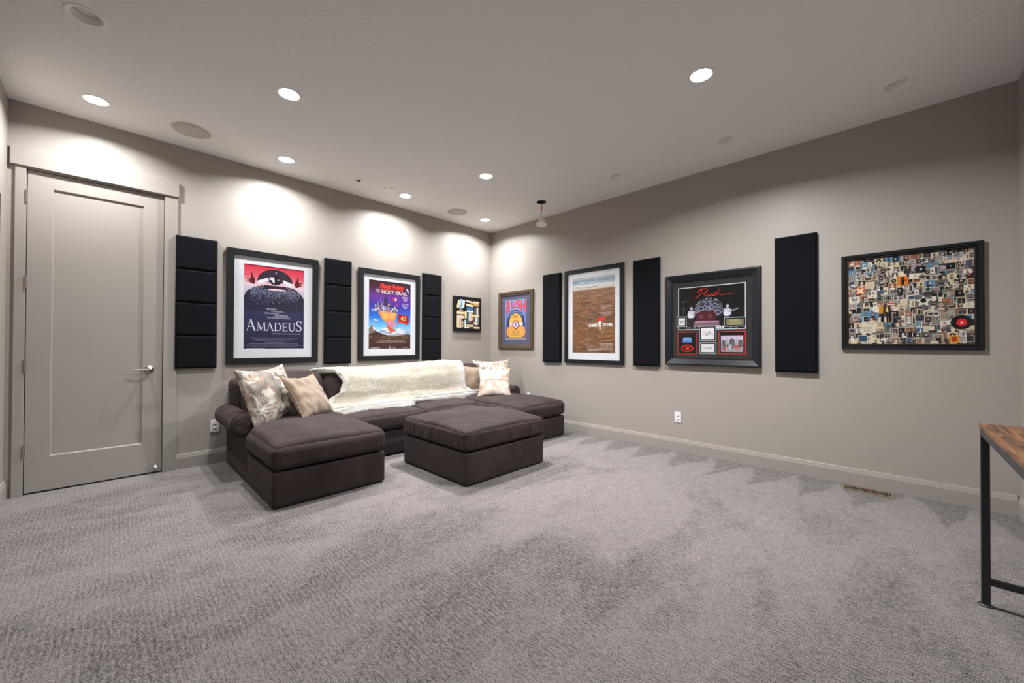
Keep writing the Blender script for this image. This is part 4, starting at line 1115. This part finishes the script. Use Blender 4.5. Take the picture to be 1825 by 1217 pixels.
# ------------------------------------------------------------------ scatter cushions
def pillow(label, c_, Rm, s, thick, mat, pipe=None, seed=0, cross=False, sag=.01, wrk=.018, cat='cushion'):
    mw = Matrix([list(Rm[0])+[c_[0]], list(Rm[1])+[c_[1]], list(Rm[2])+[c_[2]], [0, 0, 0, 1]])
    t = thing('throw_pillow', label, cat, mw, 'scatter cushions on the sofa')
    n = 34
    bm = bmesh.new()
    def P(i, j, side):
        u, v = -1+2*i/n, -1+2*j/n
        u, v = sin(u*pi/2), sin(v*pi/2)
        x = u*(1-.115*(1-v*v)**1.0*abs(u)**2); y = v*(1-.115*(1-u*u)**1.0*abs(v)**2)
        k = max(0, (1-u*u)*(1-v*v))
        z = thick/2*(k**.42)*side
        w_ = (1-k)**1.0
        z += side*(nz((x*1.5, y*1.5, side), 1.7, wrk, seed)+nz((x*4+y*2, y*1.3-x, side), 1.5, wrk*.7, seed+5))*min(1, k*4)
        rad = sqrt(x*x+y*y)+.01; ang = atan2(y, x)
        z += side*.004*sin(ang*11+seed)*w_*min(1, k*8)
        y2 = y*s/2-sag*(1-u*u)*(1 if v > 0 else .2)
        return Vector((x*s/2, y2, z))
    G = {}
    for side in (1, -1):
        for i in range(n+1):
            for j in range(n+1):
                edge = i in (0, n) or j in (0, n)
                if side == -1 and edge: G[(side, i, j)] = G[(1, i, j)]
                else: G[(side, i, j)] = bm.verts.new(P(i, j, side))
    for side in (1, -1):
        for i in range(n):
            for j in range(n):
                f = [G[(side, i, j)], G[(side, i+1, j)], G[(side, i+1, j+1)], G[(side, i, j+1)]]
                bm.faces.new(f if side == 1 else f[::-1])
    obj('cover', bm, M[mat], smooth=True).parent = t
    if pipe:
        loop = [P(i, 0, 1) for i in range(n)]+[P(n, j, 1) for j in range(n)]+[P(n-i, n, 1) for i in range(n)]+[P(0, n-j, 1) for j in range(n)]
        obj('piping', tube(loop, .0048, 6, closed=True), M[pipe], smooth=True).parent = t
    if cross:
        a = [P(i, n//2, 1)+Vector((0, 0, .0006)) for i in range(1, n)]; b = [P(n//2, j, 1)+Vector((0, 0, .0006)) for j in range(1, n)]
        bm = tube(a, .0022, 6); add_tube(bm, b, .0022, 6)
        obj('stitched_seam', bm, M['tanpipe'], smooth=True).parent = t
    return t
pillow('large patterned cream and grey cushion leaning at the left end of the sofa', (-3.300, -.705, .690), [[0.817, -0.236, 0.527], [0.575, 0.255, -0.777], [0.049, 0.938, 0.344]], .535, .19, 'damask', seed=2)
pillow('tan velvet cushion with piping, leaning on the left patterned cushion', (-3.005, -.79, .668), [[0.815, -0.311, 0.489], [0.579, 0.437, -0.688], [0.0, 0.844, 0.536]], .424, .15, 'suede', 'tanpipe', seed=5)
pillow('tan velvet cushion beside the right end of the sheepskin', (-.845, -.495, .664), [[0.894, 0.184, -0.409], [-0.432, 0.109, -0.895], [-0.12, 0.977, 0.177]], .40, .15, 'suede', 'tanpipe', seed=9, wrk=.007)
pillow('patterned cream and grey cushion behind the pale one at the right end', (-.500, -.560, .686), [[0.733, 0.277, -0.622], [-0.68, 0.335, -0.652], [0.028, 0.901, 0.434]], .535, .16, 'damask2', seed=4)
pillow('pale pinkish cream cushion with crossed seams, front of the right group', (-.742, -.886, .648), [[0.706, 0.412, -0.576], [-0.708, 0.433, -0.558], [0.019, 0.802, 0.597]], .44, .13, 'hide', seed=7, cross=True, wrk=.006)

# ------------------------------------------------------------------ sheepskin
PROF = [(0, -.125, .800), (.06, -.155, .862), (.14, -.225, .885), (.22, -.325, .889), (.30, -.440, .856), (.40, -.512, .768), (.50, -.532, .668), (.60, -.550, .585), (.68, -.580, .530), (.78, -.635, .508), (.90, -.705, .502), (.96, -.735, .496), (1, -.750, .478)]
def prof(tt):
    for a, b in zip(PROF, PROF[1:]):
        if tt <= b[0]:
            k = (tt-a[0])/(b[0]-a[0]); return a[1]+(b[1]-a[1])*k, a[2]+(b[2]-a[2])*k
    return PROF[-1][1:]
def interp(tab, x):
    for a, b in zip(tab, tab[1:]):
        if x <= b[0]:
            k = (x-a[0])/(b[0]-a[0]); k = k*k*(3-2*k); return a[1]+(b[1]-a[1])*k
    return tab[-1][1]
XL = [(0, -2.78), (.2, -2.76), (.32, -2.62), (.42, -2.56), (.52, -2.60), (.62, -2.72), (.75, -2.80), (1, -2.84)]
XR = [(0, -.96), (.2, -.93), (.4, -.99), (.6, -1.00), (.68, -.92), (.76, -.80), (1, -.76)]
FRONT = [(-2.9, -.02), (-2.6, .0), (-2.2, -.015), (-1.93, -.035), (-1.87, .02), (-1.8, .10), (-1.5, .105), (-1.1, .13), (-.7, .15)]
NX, NYv = 150, 70
def fur_pt(s, tt):
    y, z = prof(tt)
    xl, xr_ = interp(XL, tt), interp(XR, tt)
    edge = .018*noise.noise(Vector((tt*9, 3.3, s > .5)))
    x = xl+edge+(xr_-xl)*s
    if tt > .66: y += interp(FRONT, x)*(tt-.66)/.34
    e = min(s, 1-s)*12
    z += .016*noise.noise(Vector((x*3.2, tt*5, 0)))+.010*noise.noise(Vector((x*9, tt*14, 4)))+(.016*sin(x*4.1+1)+.012*noise.noise(Vector((x*5, 2, 2))) if tt < .35 else 0)
    z += .028*smoothstep(-1.7, -1.05, x)*(1-smoothstep(.3, .5, tt))
    z -= .035*(1-smoothstep(-2.8, -2.45, x))*(1-smoothstep(.22, .36, tt))
    y += .02*noise.noise(Vector((x*4, tt*6, 9)))
    if tt > .80: z += .022*sin((tt-.80)/.20*pi)
    return Vector((x, y, z))
V = []; F = []; K = []
for j in range(NYv+1):
    for i in range(NX+1): V.append(fur_pt(i/NX, j/NYv))
for j in range(NYv):
    for i in range(NX):
        a = j*(NX+1)+i; F.append((a, a+1, a+NX+2, a+NX+1))
nb = len(V)
V += [v+Vector((0, .012, -.016)) for v in V[:nb]]      # underside
F += [tuple(q+nb for q in reversed(f)) for f in F[:NX*NYv]]
for i in range(NX): F.append((i+1, i, i+nb, i+1+nb)); a = NYv*(NX+1)+i; F.append((a, a+1, a+1+nb, a+nb))
for j in range(NYv): a = j*(NX+1); b = a+NX+1; F.append((a, b, b+nb, a+nb)); a += NX; b += NX; F.append((b, a, a+nb, b+nb))
def fcol(s, tt, x):
    k = noise.noise(Vector((x*2.5, tt*3.5, 1)))*.5+.5
    cream = Vector((.79, .755, .675)); white = Vector((.85, .84, .815))
    w_ = max(smoothstep(.80, .90, tt), 1-smoothstep(.05, .25, tt), 1-smoothstep(0, .07, min(s, 1-s)))
    w_ = max(0, min(1, w_+(k-.55)*.9))
    c_ = cream.lerp(white, w_)
    return (c_.x, c_.y, c_.z, 1)
vc = [None]*len(V)
for j in range(NYv+1):
    for i in range(NX+1):
        q = j*(NX+1)+i; c_ = tuple(.95*w for w in fcol(i/NX, j/NYv, V[q].x)[:3])+(1,); vc[q] = c_; vc[q+nb] = c_
rnd = random.Random(21)
base_n = []
for kk in range(120000):
    r_ = rnd.random()
    if r_ < .16: s, tt = rnd.choice((rnd.random()**2*.03, 1-rnd.random()**2*.03)), rnd.random()
    elif r_ < .34: s, tt = rnd.random(), .86+.14*rnd.random()
    elif r_ < .46: s, tt = rnd.random(), .28*rnd.random()
    else: s, tt = rnd.random(), rnd.random()
    p_ = fur_pt(s, tt); pa = fur_pt(min(1, s+.004), tt); pb = fur_pt(s, min(1, tt+.01))
    if tt > .985: pb = p_+(p_-fur_pt(s, tt-.01))
    if s > .99: pa = p_+(p_-fur_pt(s-.004, tt))
    tx, ty = (pa-p_).normalized(), (pb-p_).normalized()
    nm = ty.cross(tx).normalized()
    if nm.z < 0 and tt > .1 or (nm.y > 0 and tt > .3): nm = -nm
    ln = rnd.uniform(.012, .030)*(1.8 if min(s, 1-s) < .03 or tt > .93 else 1)
    cl = noise.noise(Vector((p_.x*22, tt*40, 2)))
    d = nm*.75+ty*(.42+.25*cl)+tx*(.5*noise.noise(Vector((p_.x*6, tt*9, 7)))+rnd.uniform(-.25, .25))
    if s < .03: d -= tx*.9
    if s > .97: d += tx*.9
    if tt > .93: d += ty*.5-Vector((0, 0, .2))
    d.normalize(); wv = d.cross(nm).normalized()*rnd.uniform(.0005, .0011)
    a = len(V)
    mid = p_+d*ln*.55; tip = p_+d*ln*.85+ty*ln*.25-Vector((0, 0, ln*.12))
    V += [p_-wv, p_+wv, mid+wv*.7, mid-wv*.7, tip]
    F += [(a, a+1, a+2, a+3), (a+3, a+2, a+4)]
    c_ = fcol(s, tt, p_.x); g = rnd.uniform(.95, 1.05)+.03*cl
    vc += [tuple(min(.93, q*g*.97) for q in c_[:3])+(1,)]*2+[tuple(min(.93, q*g) for q in c_[:3])+(1,)]*3
me = bpy.data.meshes.new('sheepskin_throw'); me.from_pydata(V, [], F)
ca = me.color_attributes.new('Col', 'FLOAT_COLOR', 'POINT'); ca.data.foreach_set('color', [q for c_ in vc for q in c_])
me.materials.append(M['fur'])
sk = link('sheepskin_throw', me, None, smooth=True)
tag(sk, 'long shaggy cream white sheepskin draped over the sofa back and seat', 'throw')

# small scrap lying on the right chaise
bm = box(-.03, .03, -.018, .018, 0, .010, bev=.003)
o = obj('folded_paper', bm, M['white'], mw=T(-.150, -1.00, .0) @ Matrix.Rotation(.5, 4, 'Z'))
o.location = (-.385, -1.17, .487)
tag(o, 'tiny white folded scrap lying on the right chaise cushion', 'paper')

# ------------------------------------------------------------------ console table at the right edge
TX, TY, TZ = -1.563, -4.948, .800
t = thing('console_table', 'narrow rustic wood topped console table with black steel frame at the right edge', 'table', T(-2.2, -5.1, 0))
def tp(name, bm, mat, smooth=False):
    o = obj(name, bm, M[mat], smooth=smooth); o.parent = t; o.matrix_parent_inverse = T(2.2, 5.1, 0); return o
TL_, TW = 1.30, .30
tp('table_top', box(TX-TL_, TX+.012-.022, TY-TW, TY+.012, TZ-.018, TZ, bev=.0015), 'top')
s = .026
for ax in (TX-s, TX-TL_+.012):
    for ay in (TY-s+.008, TY-TW+.004):
        bm = box(ax, ax+s, ay, ay+s, .006, TZ-.019, bev=.001)
        tp('leg', bm, 'steel')
        tp('foot', lathe([(0, 0), (.024, 0), (.024, .004), (.018, .008), (0, .008)], 20, T(ax+s/2, ay+s/2, 0)), 'steel')
    tp('side_rail', box(ax+.002, ax+s-.002, TY-TW+.03, TY-s+.008, .095, .121, bev=.001), 'steel')
    tp('side_rail', box(ax+.002, ax+s-.002, TY-TW+.03, TY-s+.008, TZ-.045, TZ-.019, bev=.001), 'steel')
for ay in (TY-s+.008, TY-TW+.004):
    tp('long_rail', box(TX-TL_+.012+s, TX-s, ay, ay+s, TZ-.052, TZ-.019, bev=.001), 'steel')
